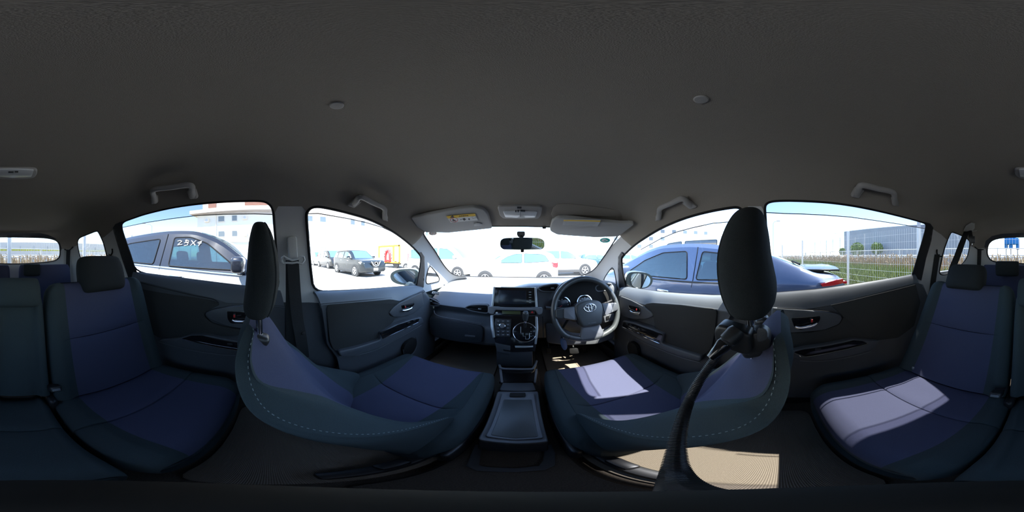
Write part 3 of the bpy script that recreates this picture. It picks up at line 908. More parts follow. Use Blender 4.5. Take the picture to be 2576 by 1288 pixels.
def door(name, label, base, X, d):
    s = 1 if X > 0 else -1
    e = empty(name, (X, onx(*d['at'], X).y, -0.88), label=label, kind='structure')
    panel('door_panel', base, 'door_plastic', e, 0.915, 14, 0.05, holes=False)
    door_top(e, d['top'], d['low'], X - s * 0.002, 'ledge_plastic_lit' if name in ('door_1', 'door_2') else 'door_plastic')  # front ledges get the lit colour, shaded rear ones the plain door plastic
    Xi, Xb, Xa = X - s * 0.004, X - s * 0.010, X - s * 0.026
    relief('door_insert', d['insert'], Xi, 0.016, 'door_fabric', e, 0.006, 0.010)
    bw = relief('handle_bowl', d['bowl'], Xb, 0.022, 'door_plastic', e, 0.006, 0.012, 3)
    rc = relief('handle_recess', d['recess'], Xb - s * 0.001, 0.004, 'gloss_black', e, 0.001, 0.008)
    P = spline([onx(p[0], p[1], Xb - s * 0.010) for p in d['lever']], 5)
    n = len(P)
    tube('door_lever', P, [0.0035 + 0.0035 * math.sin(PI * min(1, (i + 2) / n)) for i in range(n)], 'chrome', e, 8)
    q = onx(*d['lock'], Xb - s * 0.006)
    lk = obj('lock_tab', *boxdata((0.010, 0.010, 0.020), q, None, 0.003), 'black_plastic', e)
    obj('lock_mark', *boxdata((0.003, 0.007, 0.012), q - Vector((s * 0.006, 0, 0)), None, 0.001), 'red_mark', lk)
    relief('armrest', d['arm'], Xa, 0.045, 'door_plastic', e, 0.012, 0.014, 3)
    sp = relief('switch_panel', d['switch'], Xa - s * 0.001, 0.006, 'gloss_black', e, 0.002, 0.008)
    line('chrome_strip', d['strip'], Xa - s * 0.005, 0.0022, 'chrome', e)
    line('trim_seam', d['seam'], Xi - s * 0.008, 0.0016, 'black_matte', e)
    line('trim_seam', d['seam2'], Xi - s * 0.010, 0.0018, 'dash_plastic', e)
    for (a, b) in d['buttons']:
        q = onx(a, b, Xa - s * 0.004)
        obj('window_switch', *boxdata((0.008, 0.022, 0.010), q, rotx(0.1), 0.003), 'black_plastic', sp if False else e)
    if 'pocket' in d:
        P = [onx(p[0], p[1], Xb) for p in d['pocket']]
        prism('door_pocket', [p + Vector((s * 0.02, 0, 0)) for p in rounded(P, 0.03)], (-s * 0.021, 0, 0), 'black_matte', e, 0.002)
        tube('pocket_lip', spline(P[:-1], 6), 0.003, 'door_plastic', e, 6)
    if 'speaker' in d:
        pass
    return e
door('door_1', 'front door panel on the passenger side with oval handle bowl and armrest',
     [(806, 764), (826, 762), (984, 749), (1006, 754), (1035, 742), (1066, 729), (1078, 745), (1092, 780), (1095, 900), (1062, 1000), (940, 1010), (870, 1000), (848, 900), (823, 866), (812, 790)], -0.632,
     dict(top=[(789, 734), (851, 733), (921, 729), (982, 724), (1048, 719), (1062, 724)], low=[(808, 768), (826, 766), (905, 760), (984, 753), (1006, 758), (1035, 746), (1066, 733)], at=(930, 850), insert=[(822, 776), (826, 767), (900, 760), (984, 754), (1000, 757), (1006, 763), (992, 771), (979, 784), (980, 793), (996, 798), (988, 812), (962, 831), (956, 842), (960, 854), (910, 870), (850, 885), (838, 879), (830, 860)],
          bowl=[(979, 788), (988, 775), (1004, 763), (1035, 748), (1062, 735), (1067, 767), (1038, 791), (1010, 798), (990, 798)],
          recess=[(1009, 768), (1040, 761), (1043, 765), (1029, 783), (1013, 785)], lever=[(1012, 781), (1020, 781), (1034, 776), (1036, 771)], lock=(1018, 772),
          arm=[(851, 885), (910, 871), (958, 855), (958, 838), (990, 820), (1030, 806), (1062, 798), (1067, 812), (1030, 836), (985, 862), (940, 882), (890, 897), (858, 898)],
          switch=[(957, 838), (1000, 818), (1035, 806), (1056, 801), (1052, 811), (1030, 822), (962, 853)], strip=[(962, 853), (995, 838), (1030, 822), (1052, 811)],
          seam=[(1064, 733), (1035, 744), (1006, 758)], seam2=[(854, 897), (900, 893), (950, 878), (1000, 852), (1060, 818)], buttons=[(1028, 812), (1042, 806)],
          pocket=[(1046, 848), (1049, 866), (1040, 888), (1020, 898), (1014, 880), (1022, 862)]))
door('door_2', 'front door panel on the driver side with a row of window switches',
     [(1556, 740), (1587, 751), (1620, 764), (1637, 758), (1718, 764), (1801, 775), (1842, 782), (1830, 810), (1815, 866), (1800, 900), (1780, 1000), (1700, 1010), (1576, 1000), (1546, 900), (1545, 780)], 0.596,
     dict(top=[(1562, 724), (1575, 722), (1610, 728), (1661, 735.5), (1720, 740), (1792, 744), (1848, 744)], low=[(1557, 744), (1587, 755), (1620, 768), (1637, 762), (1718, 768), (1801, 779), (1842, 786)], at=(1700, 850), insert=[(1619, 769), (1625, 764), (1638, 762.5), (1718, 768), (1792, 776), (1801, 779), (1803, 786), (1798, 832), (1790, 878), (1764, 897), (1718, 883), (1669, 868), (1662, 862), (1667, 843), (1648, 832), (1644, 806), (1643, 796), (1638, 785)],
          bowl=[(1560, 745), (1587, 755), (1621, 772), (1639, 787), (1643, 796), (1625, 803), (1590, 803), (1568, 797), (1556, 780)],
          recess=[(1580, 767.5), (1611, 774), (1612, 780), (1609, 794), (1595, 791), (1582, 779)], lever=[(1585, 782), (1593, 787), (1607, 788), (1610, 785)], lock=(1603, 779),
          arm=[(1565, 806), (1593, 812), (1640, 828), (1669, 842), (1664, 864), (1718, 884), (1764, 898), (1762, 912), (1718, 902), (1662, 880), (1600, 850), (1562, 826)],
          switch=[(1568, 810), (1593, 815), (1643, 832), (1667, 842), (1662, 858), (1658, 863), (1639, 854), (1597, 835), (1565, 820)], strip=[(1565, 822), (1597, 837), (1639, 856), (1659, 864)],
          seam=[(1560, 743), (1587, 753), (1622, 771)], seam2=[(1600, 852), (1662, 880), (1718, 901), (1762, 912)], buttons=[(1578, 815), (1587, 819), (1599, 824), (1608, 829)],
          pocket=[(1583, 858), (1577, 872), (1582, 890), (1593, 903), (1606, 890), (1600, 868)]))
door('door_3', 'rear door panel on the passenger side in deep shade with red lock mark',
     [(322, 700), (342, 705), (416, 723), (486, 740), (533, 750), (570, 762), (640, 764), (720, 770), (740, 790), (738, 860), (730, 960), (650, 1000), (560, 1000), (440, 990), (330, 960), (290, 880), (300, 760)], -0.632,
     dict(top=[(336, 684), (342, 685), (410, 694.5), (497, 706), (562, 714.5), (619, 721), (660, 727), (705, 732)], low=[(330, 706), (342, 709), (416, 727), (486, 744), (533, 753.5), (570, 766), (640, 768), (716, 774)], at=(520, 850), insert=[(342, 709), (416, 727.5), (486, 744), (533, 753), (548, 760), (553, 768), (534, 776), (517, 786), (514, 796), (530, 812), (560, 822), (610, 830), (600, 846), (510, 843), (480, 843), (452, 853), (398, 850), (352, 820), (338, 760)],
          bowl=[(514, 789), (533, 779), (580, 770.5), (640, 766), (645, 828), (610, 828), (568, 821), (524, 803)],
          recess=[(571, 782), (605, 783), (622, 786), (622, 812), (605, 814), (580, 814), (572, 802)], lever=[(584, 804), (592, 808), (610, 809), (618, 808)], lock=(590, 794),
          arm=[(398, 856), (452, 850), (480, 842), (520, 843), (640, 864), (640, 896), (590, 893), (533, 888), (463, 876), (410, 864)],
          switch=[(456, 852), (482, 844), (510, 844), (640, 866), (640, 888), (596, 881), (510, 865)], strip=[(458, 853), (510, 866), (593, 881), (636, 889)],
          seam=[(342, 708), (416, 726.5), (486, 743), (533, 752), (550, 762)], seam2=[(398, 860), (463, 877), (533, 889.5), (591, 894)], buttons=[(578, 866)]))
door('door_4', 'rear door panel on the driver side with long black switch tray',
     [(1925, 771), (1955, 771), (2022, 775), (2090, 764), (2200, 738), (2304, 711), (2322, 716), (2340, 760), (2350, 880), (2310, 960), (2200, 990), (2080, 1000), (1960, 1000), (1905, 960), (1890, 860), (1890, 780)], 0.596,
     dict(top=[(1936, 738), (1944, 738), (1952, 737.6), (2052, 730), (2139, 718), (2226, 704), (2290, 693), (2300, 690)], low=[(1925, 775), (1955, 775), (2022, 779), (2090, 768), (2200, 742), (2270, 724), (2312, 713)], at=(2100, 850), insert=[(2090, 768), (2200, 742), (2304, 715), (2316, 760), (2300, 820), (2260, 850), (2190, 858), (2150, 852), (2100, 862), (2030, 872), (1990, 876), (1985, 838), (2040, 836), (2078, 829), (2113, 815), (2121, 800), (2112, 788)],
          bowl=[(1940, 774), (1954, 775), (2022, 779.6), (2078, 784), (2111, 791), (2121, 800), (2112, 816), (2074, 831), (2000, 838), (1940, 838)],
          recess=[(1990, 800), (2064, 794.5), (2063, 806), (2048, 825), (2013, 831), (1998, 823)], lever=[(2000, 822), (2014, 825), (2040, 820), (2050, 817), (2056, 813)], lock=(2042, 806),
          arm=[(1992, 884), (2022, 876), (2147, 853), (2175, 856), (2215, 858), (2200, 878), (2134, 898), (2060, 909), (2013, 907), (1985, 900)],
          switch=[(1996, 886), (2022, 879), (2147, 856), (2171, 858), (2183, 864), (2100, 884), (2028, 898)], strip=[(1998, 889), (2010, 893), (2026, 898), (2100, 885), (2183, 865)],
          seam=[(1955, 774.5), (2022, 779), (2078, 783), (2112, 790), (2122, 800)], seam2=[(2013, 907.5), (2060, 909.5), (2134, 899), (2190, 884)], buttons=[(2058, 879)]))
line('trim_seam', [(2090, 768), (2200, 742), (2304, 716)], 0.582, 0.002, 'black_matte', bpy.data.objects['door_4'])
# lower trims of the middle pillars, in dark plastic
panel('lower_pillar_trim', [(700, 760), (806, 762), (815, 800), (828, 870), (850, 920), (820, 960), (690, 960), (690, 800)], 'door_plastic', wl, 0.985, 14, 0.03, holes=False)
panel('lower_pillar_trim', mir([(700, 760), (806, 762), (815, 800), (828, 870), (850, 920), (820, 960), (690, 960), (690, 800)]), 'door_plastic', wr, 0.985, 14, 0.03, holes=False)

# ------------------------------------------------------------------ dashboard
dash = empty('dashboard', (XC, 1.05, -0.70), label='wide grey dashboard with sunlit top under the windshield', cat='dashboard')
PP = [(1.72, -0.224), (1.52, -0.234), (1.28, -0.250), (1.13, -0.276), (1.05, -0.308), (0.985, -0.340), (0.982, -0.350), (1.005, -0.375), (1.03, -0.410), (1.00, -0.445), (0.966, -0.475), (0.963, -0.545), (0.985, -0.615), (1.20, -0.70), (1.70, -0.72)]
PD = [(1.72, -0.224), (1.50, -0.224), (1.25, -0.208), (1.08, -0.182), (0.985, -0.176), (0.945, -0.196), (0.940, -0.235), (0.945, -0.28), (0.945, -0.33), (0.935, -0.38), (0.945, -0.43), (0.985, -0.50), (1.05, -0.57), (1.22, -0.65), (1.70, -0.72)]
rows = []
xs = [(-0.685, 0, 0.10), (-0.665, 0, 0.05), (-0.60, 0, 0.0), (-0.40, 0, 0.0), (-0.20, 0, 0.0), (-0.13, 0.25, 0.0), (-0.06, 0.7, 0.0), (0.02, 0.95, 0.0), (0.10, 1, 0.0), (0.30, 1, 0.0), (0.50, 1, 0.0), (0.58, 0.95, 0.01), (0.64, 0.8, 0.05), (0.668, 0.6, 0.10)]
for x, t, back in xs:
    r = []
    for i, (p, q) in enumerate(zip(PP, PD)):
        y = p[0] * (1 - t) + q[0] * t; z = p[1] * (1 - t) + q[1] * t
        if 2 <= i <= 12: y += back
        r.append(Vector((x + (0 if abs(x) > 0.5 else 0), y, z)))
    rows.append(r)
V, Fc, R, C = loft(rows, 4, 3, closed=False, cap=False)
V, Fc = solid(V, Fc, lambda p: p + Vector((0, 0.03, -0.02)))
obj('dash_body', V, Fc, 'dash_plastic', dash, True, 60)

def seg_hit(prof, px, py):
    d = ray(px, py); q = d.z / d.y
    for (y0, z0), (y1, z1) in zip(prof, prof[1:]):
        # z0 + t dz = q (y0 + t dy)
        den = (z1 - z0) - q * (y1 - y0)
        if abs(den) < 1e-9: continue
        t = (q * y0 - z0) / den
        if -1e-6 <= t <= 1 + 1e-6:
            y = y0 + t * (y1 - y0); return d * (y / d.y)
    return d * (prof[-1][0] / d.y)
STACK = [(0.90, -0.10), (0.872, -0.165), (0.838, -0.268), (0.820, -0.300), (0.805, -0.325), (0.735, -0.500), (0.745, -0.620), (0.80, -0.8)]
def st(px, py, off=0.0):
    p = seg_hit([(y - off, z + off * 0.35) for y, z in STACK], px, py); return p
def plate(name, pxs, d0, d1, m, parent, bev=0.0015, rnd=0.0, fn=st, seg=2):
    A = [fn(p[0], p[1], d1) for p in pxs]
    if rnd: A = rounded(A, rnd)
    dv = Vector((0, (d1 - d0), -(d1 - d0) * 0.35))
    return prism(name, [a + dv for a in A], -dv, m, parent, bev, seg)
# body of the centre stack
prof = [(0.876, -0.170), (0.838, -0.268), (0.805, -0.325), (0.735, -0.500), (0.745, -0.600), (0.80, -0.66), (1.05, -0.66), (1.12, -0.26), (0.95, -0.196)]
prism('stack_body', [Vector((-0.128, y + 0.004, z)) for y, z in prof], (0.166, 0, 0), 'dash_dark', dash, 0.006, 2)
nav = plate('navigation_unit', [(1243, 722), (1349, 723), (1351, 771), (1240, 770.5)], -0.01, 0.006, 'gloss_black', dash, 0.002, 0.004)
plate('screen', [(1255, 729.5), (1323, 731), (1324, 765.5), (1253, 764)], 0.004, 0.0075, 'screen', nav, 0.0004, 0.002)
for y in (734.8, 741.4, 748, 754.7, 761.2):
    plate('unit_button', [(1329, y - 1.6), (1338, y - 1.5), (1338, y + 1.6), (1329, y + 1.5)], 0.005, 0.008, 'black_plastic', nav, 0.0005, 0.001)
    plate('button_print', [(1331, y - 0.45), (1336, y - 0.4), (1336, y + 0.5), (1331, y + 0.4)], 0.007, 0.0083, 'white_print', nav, 0)
for L in ([(1241, 721.5), (1246, 721.5), (1241, 771), (1235.5, 770.8)], [(1344, 723.5), (1349, 724), (1352.5, 772.2), (1347, 772)]):
    plate('silver_trim', L, 0.0, 0.010, 'silver', dash, 0.002, 0.002)
bar = plate('centre_bar', [(1227, 770), (1240, 771), (1352, 773), (1364, 772), (1366, 781), (1364, 790), (1354, 793), (1347, 781), (1245, 779.5), (1240, 791), (1228, 789)], 0.0, 0.020, 'dash_plastic', dash, 0.005, 0.008, seg=3)
clk = plate('clock_panel', [(1243, 777), (1349, 778.5), (1350, 793), (1242, 792)], -0.004, 0.006, 'gloss_black', dash, 0.001, 0.003)
plate('clock_display', [(1263, 781.3), (1309.5, 782.6), (1309.5, 791), (1263, 789.8)], 0.004, 0.008, 'lcd_green', clk, 0.0005)
plate('warning_lamp', [(1247, 785), (1252, 785.3), (1252, 789), (1247, 788.7)], 0.004, 0.0075, 'white_print', clk, 0.0004)
hz = plate('hazard_button', [(1332, 780), (1346, 780.3), (1346, 789.5), (1332, 789.2)], 0.004, 0.010, 'black_plastic', clk, 0.001, 0.002)
plate('hazard_triangle', [(1339, 781.8), (1343, 787.8), (1335, 787.6)], 0.008, 0.0105, 'red_mark', clk, 0)
for L in ([(1234, 793), (1240, 793), (1241.5, 820), (1245, 849), (1239.5, 850), (1234, 822)], [(1346.5, 796), (1352, 796.5), (1354, 828), (1350, 866), (1345, 866), (1348, 828)]):
    plate('silver_trim', L, 0.0, 0.012, 'silver', dash, 0.002, 0.002)
face = plate('stack_face', [(1240, 793), (1347, 795), (1349, 866), (1346, 884), (1290, 886), (1252, 880), (1243, 850)], -0.002, 0.002, 'gloss_black', dash, 0.001)
cl = plate('climate_panel', [(1246, 801), (1286, 802.5), (1283, 848), (1244.5, 846.5)], 0.0, 0.007, 'black_plastic', dash, 0.001, 0.003)
for r_ in range(5):
    for c_ in range(3):
        if r_ in (1, 2) and c_ == 1: continue
        if c_ == 1 and r_ == 0: pass
        x0 = 1248 + c_ * 12.2; y0 = 804.5 + r_ * 8.6
        plate('climate_button', [(x0, y0), (x0 + 10.8, y0 + 0.3), (x0 + 10.6, y0 + 7), (x0 - 0.2, y0 + 6.7)], 0.005, 0.0085, 'dash_dark', cl, 0.0006, 0.001)
        plate('button_print', [(x0 + 3.5, y0 + 2.9), (x0 + 7, y0 + 3), (x0 + 7, y0 + 3.7), (x0 + 3.5, y0 + 3.6)], 0.007, 0.0088, 'white_print', cl, 0)
kn = st(1264, 819.6, 0.006); nrm = Vector((0, -0.93, 0.37)).normalized()
ring = obj('knob_ring', *lathe([(0.0152, 0.0), (0.0152, 0.010), (0.0125, 0.011), (0.0125, 0.0)], 28, kn, nrm), 'chrome', cl)
obj('temperature_knob', *lathe([(0.0124, 0.0), (0.0124, 0.013), (0.0105, 0.0155), (0.0, 0.016)], 24, kn, nrm), 'dash_plastic', cl)
# shifter gate
sg = st(1320, 836, 0.004)
ringp = []
for k in range(40):
    a = 2 * PI * k / 40
    ringp.append(st(1320 + 29.5 * math.cos(a), 836 + 24.5 * math.sin(a), 0.006))
prism('shift_plate', [p + Vector((0, 0.006, -0.002)) for p in ringp], (0, -0.006, 0.002), 'gloss_black', dash, 0.0005)
tube('shift_ring', ringp, 0.0022, 'chrome', dash, 8, True)
gate = [(1310, 822), (1310, 838), (1316, 838), (1316, 846), (1322, 846), (1322, 853), (1330, 853), (1332, 850), (1332, 838)]
tube('shift_gate', [st(a, b, 0.0072) for a, b in gate], 0.0014, 'silver', dash, 5)
for ch, a, b in (('P', 1336, 824), ('R', 1336, 834), ('N', 1336, 839.5), ('D', 1336, 846), ('S', 1341, 845)):
    textobj('gear_letter', ch, 0.0062, frame4(st(a, b, 0.0085), (1, 0, 0), (0, 0.37, 0.93)), 'white_print', dash, 0.0003)
plate('silver_badge', [(1295, 870), (1341, 870), (1341, 873.5), (1320, 875), (1296, 875)], 0.0, 0.006, 'silver', dash, 0.001)
plate('ash_drawer', [(1245, 862), (1284, 870), (1284, 892), (1250, 884)], 0.0, 0.004, 'dash_dark', dash, 0.001, 0.003)
# gear lever: a thing of its own
gl = empty('gear_lever', st(1321, 820, 0.01), label='black leather gear lever rising from the chrome ringed shift plate', cat='gear lever')
k0 = st(1321, 820, 0.0); k1 = st(1322.5, 783, 0.055)
axv = (k1 - k0); Lg = axv.length
pr = [(0.0055, 0.0), (0.0060, 0.30 * Lg), (0.0105, 0.42 * Lg), (0.0135, 0.58 * Lg), (0.0155, 0.76 * Lg), (0.0155, 0.88 * Lg), (0.0125, 0.965 * Lg), (0.0065, 0.995 * Lg), (0.0, Lg)]
obj('lever_shaft', *lathe([(0.006, -0.01), (0.0055, 0.1 * Lg), (0.0055, 0.35 * Lg)], 14, k0, axv), 'chrome', gl)
obj('lever_knob', *lathe(pr[2:], 22, k0, axv), 'leather', gl, ang=60)
obj('lever_boot', *lathe([(0.012, -0.004), (0.009, 0.006), (0.007, 0.02)], 14, k0, axv), 'black_matte', gl)

# vents
def vent(pxs, Y, parent, tabs, slats=2, fn=None):
    f = fn or (lambda a, b, o=0: ony(a, b, Y - o))
    A = rounded([f(a, b) for a, b in pxs], 0.02, 5)
    v = prism('air_vent', [p + Vector((0, 0.03, 0)) for p in A], (0, -0.022, 0), 'black_matte', parent, 0.001)
    tube('vent_rim', A, 0.0050, 'dash_plastic', v, 8, True)
    x0, x1 = min(p.x for p in A), max(p.x for p in A); z0, z1 = min(p.z for p in A), max(p.z for p in A)
    yy = sum(p.y for p in A) / len(A)
    for k in range(slats):
        zz = z0 + (z1 - z0) * (k + 1) / (slats + 1)
        w = (x1 - x0) * 0.80
        # slats follow the slope of the outline
        obj('vent_slat', *boxdata((w, 0.018, 0.003), ((x0 + x1) / 2, yy + 0.008, zz), rotx(-0.25), 0.001), 'black_plastic', v)
    for a, b in tabs:
        obj('vent_tab', *boxdata((0.020, 0.012, 0.007), f(a, b) + Vector((0, 0.0, 0)), None, 0.002), 'silver', v)
    return v
vent([(1064, 747), (1078, 749), (1096, 757), (1108, 764), (1106, 769), (1090, 770), (1070, 764)], 0.985, dash, [(1084, 757)])
vent([(1169, 775), (1180, 768.5), (1200, 767), (1229, 767.5), (1229, 789), (1205, 786), (1182, 781)], 0.955, dash, [(1207, 777)])
vent([(1352, 726), (1362, 720), (1384, 716), (1405, 714.5), (1404, 730), (1400, 734), (1362, 733)], 0.930, dash, [(1390, 724.5)])
vent([(1497, 720), (1518, 712), (1540, 714), (1534, 722), (1526, 731), (1500, 733)], 0.925, dash, [])
# side demister grille, airbag seam, glovebox
gr = [onplane(a, b, (0, 1.20, -0.262), Vector((0, 0.10, 1)).normalized()) for a, b in ((1088, 734), (1104, 736), (1104, 742), (1086, 739))]
prism('demister_grille', gr, (0, 0, 0.004), 'dash_plastic', dash, 0.001)
for k in range(4):
    a = 1090 + k * 4
    q = [onplane(u, v_, (0, 1.20, -0.2575), Vector((0, 0.10, 1)).normalized()) for u, v_ in ((a, 734.6), (a + 2.2, 735), (a + 2.0, 741), (a - 0.4, 740.6))]
    prism('grille_slot', q, (0, 0, 0.0012), 'black_matte', dash, 0)
GB = [(0.985, -0.452), (0.955, -0.51), (0.957, -0.575), (1.00, -0.64)]
def gb(px, py, off=0.0):
    return seg_hit([(0.99 - off, -0.40), (0.980 - off, -0.452), (0.950 - off, -0.51), (0.952 - off, -0.575), (0.99 - off, -0.65)], px, py)
gx = [(1080, 797), (1120, 803), (1170, 812), (1214, 820), (1216, 838), (1212, 862), (1170, 862), (1120, 854), (1090, 846), (1080, 822)]
def gp_(px, py, off=0.0): return onplane(px, py, (0, 0.952 - off, -0.50), Vector((0, 1, -0.12)).normalized())
plate('glovebox_lid', gx, -0.01, 0.006, 'dash_dark', dash, 0.005, 0.02, gp_, 3)
plate('glovebox_latch', [(1169, 842), (1195, 845), (1195, 849), (1169, 846.5)], 0.0, 0.014, 'dash_plastic', dash, 0.002, 0.004, gp_)
tube('shelf_edge', spline([gb(1092, 781, 0.02), gb(1095, 790, 0.025), gb(1110, 797, 0.028), gb(1160, 806, 0.028), gb(1210, 814, 0.028)], 6), 0.004, 'dash_plastic', dash, 6)
# driver side: instrument hood, gauges, column
def dd(px, py, off=0.0): return ony(px, py, 0.93 - off)
bn = [(1399, 742), (1412, 722), (1440, 709), (1470, 705), (1500, 709), (1522, 722), (1534, 745), (1532, 770), (1500, 790), (1420, 790), (1400, 775)]
prism('instrument_recess', rounded([dd(a, b, 0.004) for a, b in bn], 0.02), (0, -0.004, 0), 'black_matte', dash, 0.001)
hood = spline([dd(a, b, 0.035) for a, b in [(1397, 770), (1399, 742), (1412, 721), (1440, 707), (1470, 703), (1500, 707), (1523, 720), (1536, 745), (1538, 770)]], 6)
tube('instrument_hood', hood, 0.014, 'dash_dark', dash, 8)
for gx_, gy_, rr in ((1413, 767, 0.050), (1470, 761, 0.047)):
    c = dd(gx_, gy_, 0.012)
    g = obj('gauge_dial', *lathe([(rr, 0), (rr, 0.004), (0, 0.005)], 36, c, (0, -0.96, 0.28)), 'screen', dash)
    obj('gauge_ring', *lathe([(rr + 0.003, 0), (rr + 0.003, 0.009), (rr - 0.002, 0.009), (rr - 0.002, 0)], 36, c, (0, -0.96, 0.28)), 'chrome', g)
    for k in range(9):
        a = math.radians(210 - k * 30)
        q = c + Vector((math.cos(a) * rr * 0.72, -0.009, math.sin(a) * rr * 0.72))
        textobj('gauge_number', str(k * 20 if gx_ > 1440 else k), 0.009, frame4(q, (1, 0, 0), (0, 0.28, 0.96)), 'white_print', g, 0.0002)
    a = math.radians(212)
    tube('gauge_needle', [c + Vector((0, -0.012, 0)), c + Vector((math.cos(a) * rr * 0.7, -0.010, math.sin(a) * rr * 0.7))], 0.0012, 'red_mark', g, 5)
obj('column_shroud', *loft([[Vector((0.314 + math.cos(2 * PI * k / 16) * w, y, zc + math.sin(2 * PI * k / 16) * h)) for k in range(16)] for y, zc, w, h in ((0.80, -0.300, 0.050, 0.050), (0.86, -0.325, 0.058, 0.060), (0.98, -0.375, 0.065, 0.070))], 2, 2)[:2], 'dash_dark', dash)
for s_, p0, p1 in ((-1, (1398, 776), (1372, 774)), (1, (1500, 772), (1540, 756))):
    a = ony(p0[0] + (20 if s_ < 0 else 0), p0[1], 0.87); b = ony(p1[0], p1[1], 0.86)
    tube('column_stalk', [Vector((0.314, 0.88, -0.30)), a, b], [0.007, 0.007, 0.010], 'black_plastic', dash, 8)
def kp(px, py, off=0.0): return ony(px, py, 0.925 - off)
plate('knee_panel', [(1372, 812), (1400, 814), (1440, 838), (1500, 838), (1542, 815), (1546, 850), (1500, 866), (1420, 868), (1376, 862)], 0.0, 0.02, 'dash_plastic', dash, 0.006, 0.02, kp)
bt = plate('switch_bank', [(1518, 795), (1545, 788), (1546, 805), (1522, 812)], 0.0, 0.026, 'dash_plastic', dash, 0.003, 0.005, kp)
plate('blank_switch', [(1526, 796), (1533, 794), (1533, 803), (1526, 805)], 0.02, 0.030, 'black_plastic', bt, 0.001, 0.002, kp)
prism('face_seam', [st(1364, 795, 0), st(1366, 795, 0), st(1368, 850, 0), st(1366, 850, 0)], (0, -0.002, 0), 'black_matte', dash, 0)
# pedals
for nm, pxs, Y in (('brake_pedal', [(1432, 876), (1456, 876), (1457, 890), (1434, 890)], 1.02), ('accelerator_pedal', [(1466, 872), (1478, 870), (1480, 886), (1468, 888)], 1.08), ('parking_brake_pedal', [(1374, 876), (1386, 876), (1387, 890), (1375, 890)], 1.06)):
    A = rounded([ony(a, b, Y) for a, b in pxs], 0.01)
    e = empty(nm, A[0], label={'brake_pedal': 'wide black brake pedal under the steering column', 'accelerator_pedal': 'narrow black accelerator pedal deep in the driver footwell', 'parking_brake_pedal': 'small parking brake pedal beside the centre stack'}[nm], cat='pedal')
    prism('pedal_pad', [p + Vector((0, 0.012, -0.004)) for p in A], (0, -0.012, 0.004), 'rubber', e, 0.003)
    c = sum(A, Vector()) / len(A)
    tube('pedal_arm', [c + Vector((0, 0.01, 0)), c + Vector((0, 0.10, 0.12)), c + Vector((0, 0.20, 0.20))], 0.007, 'black_plastic', e, 8)

# ------------------------------------------------------------------ steering wheel
sw = empty('steering_wheel', (0.314, 0.768, -0.286), label='black leather steering wheel with chrome oval emblem and flat lower rim', cat='steering wheel')
tl = math.radians(22)
WX, WY, WN = Vector((1, 0, 0)), Vector((0, math.sin(tl), math.cos(tl))), Vector((0, -math.cos(tl), math.sin(tl)))
WC = Vector((0.314, 0.768, -0.286))
def wh(a, b, c=0.0): return WC + WX * a + WY * b + WN * c
Rw = 0.174
rimp = []
for k in range(72):
    a = 2 * PI * k / 72
    x, y = Rw * math.cos(a), Rw * math.sin(a)
    if y < -0.118: y = -0.118 + (y + 0.118) * 0.62
    rimp.append(wh(x, y))
tube('rim', rimp, 0.0148, 'leather', sw, 14, True)
for k in (8, 28, 46, 62):   # stitched joints in the rim cover
    d = (rimp[(k + 1) % 72] - rimp[k - 1]).normalized()
    V, Fc = tubedata([rimp[k] - d * 0.0006, rimp[k] + d * 0.0006], 0.0152, 14)
    obj('rim_joint', V, Fc, 'black_matte', sw)
pad = [(-0.072, 0.030), (-0.045, 0.047), (0.0, 0.053), (0.045, 0.047), (0.072, 0.030), (0.076, -0.010), (0.060, -0.060), (0.050, -0.088), (-0.050, -0.088), (-0.060, -0.060), (-0.076, -0.010)]
prism('hub_pad', rounded([wh(a, b, 0.006) for a, b in pad], 0.02, 5), WN * 0.030, 'leather', sw, 0.012, 4)
prism('hub_shell', rounded([wh(a * 0.9, b * 0.9, -0.05) for a, b in pad], 0.02, 5), WN * 0.058, 'black_plastic', sw, 0.004)
for s_ in (-1, 1):
    prism('side_spoke', rounded([wh(s_ * 0.068, 0.026, 0.004), wh(s_ * 0.168, 0.018, 0.0), wh(s_ * 0.170, -0.026, 0.0), wh(s_ * 0.140, -0.032, 0.0), wh(s_ * 0.068, -0.048, 0.004)], 0.010), WN * 0.022, 'dash_dark' if s_ > 0 else 'leather', sw, 0.006, 3)
    prism('spoke_trim', rounded([wh(s_ * 0.074, 0.022, 0.020), wh(s_ * 0.128, 0.018, 0.018), wh(s_ * 0.132, -0.030, 0.018), wh(s_ * 0.080, -0.044, 0.020)], 0.008), WN * 0.010, 'dash_plastic', sw, 0.003, 2)
prism('lower_spoke', rounded([wh(-0.045, -0.080, 0.0), wh(0.045, -0.080, 0.0), wh(0.062, -0.140, -0.004), wh(0.058, -0.152, -0.004), wh(-0.058, -0.152, -0.004), wh(-0.062, -0.140, -0.004)], 0.010), WN * 0.020, 'dash_plastic', sw, 0.005, 2)
EC = (0.0, 0.010)
def ell(rx, ry, cx, cy, c, n=36): return [wh(EC[0] + cx + rx * math.cos(2 * PI * k / n), EC[1] + cy + ry * math.sin(2 * PI * k / n), c) for k in range(n)]
em = empty('emblem', WC, parent=None)
em.parent = sw; em.location = (0, 0, 0)
tube('emblem_oval', ell(0.031, 0.0205, 0, 0, 0.0375), 0.0024, 'chrome', em, 8, True)
tube('emblem_oval', ell(0.0225, 0.0085, 0, 0.0095, 0.0375), 0.0021, 'chrome', em, 8, True)
tube('emblem_oval', ell(0.0090, 0.0185, 0, -0.001, 0.0375), 0.0021, 'chrome', em, 8, True)
textobj('airbag_mark', 'SRS AIRBAG', 0.008, frame4(wh(0.0, -0.070, 0.0362), WX, WY), 'dash_plastic', sw, 0.0003)

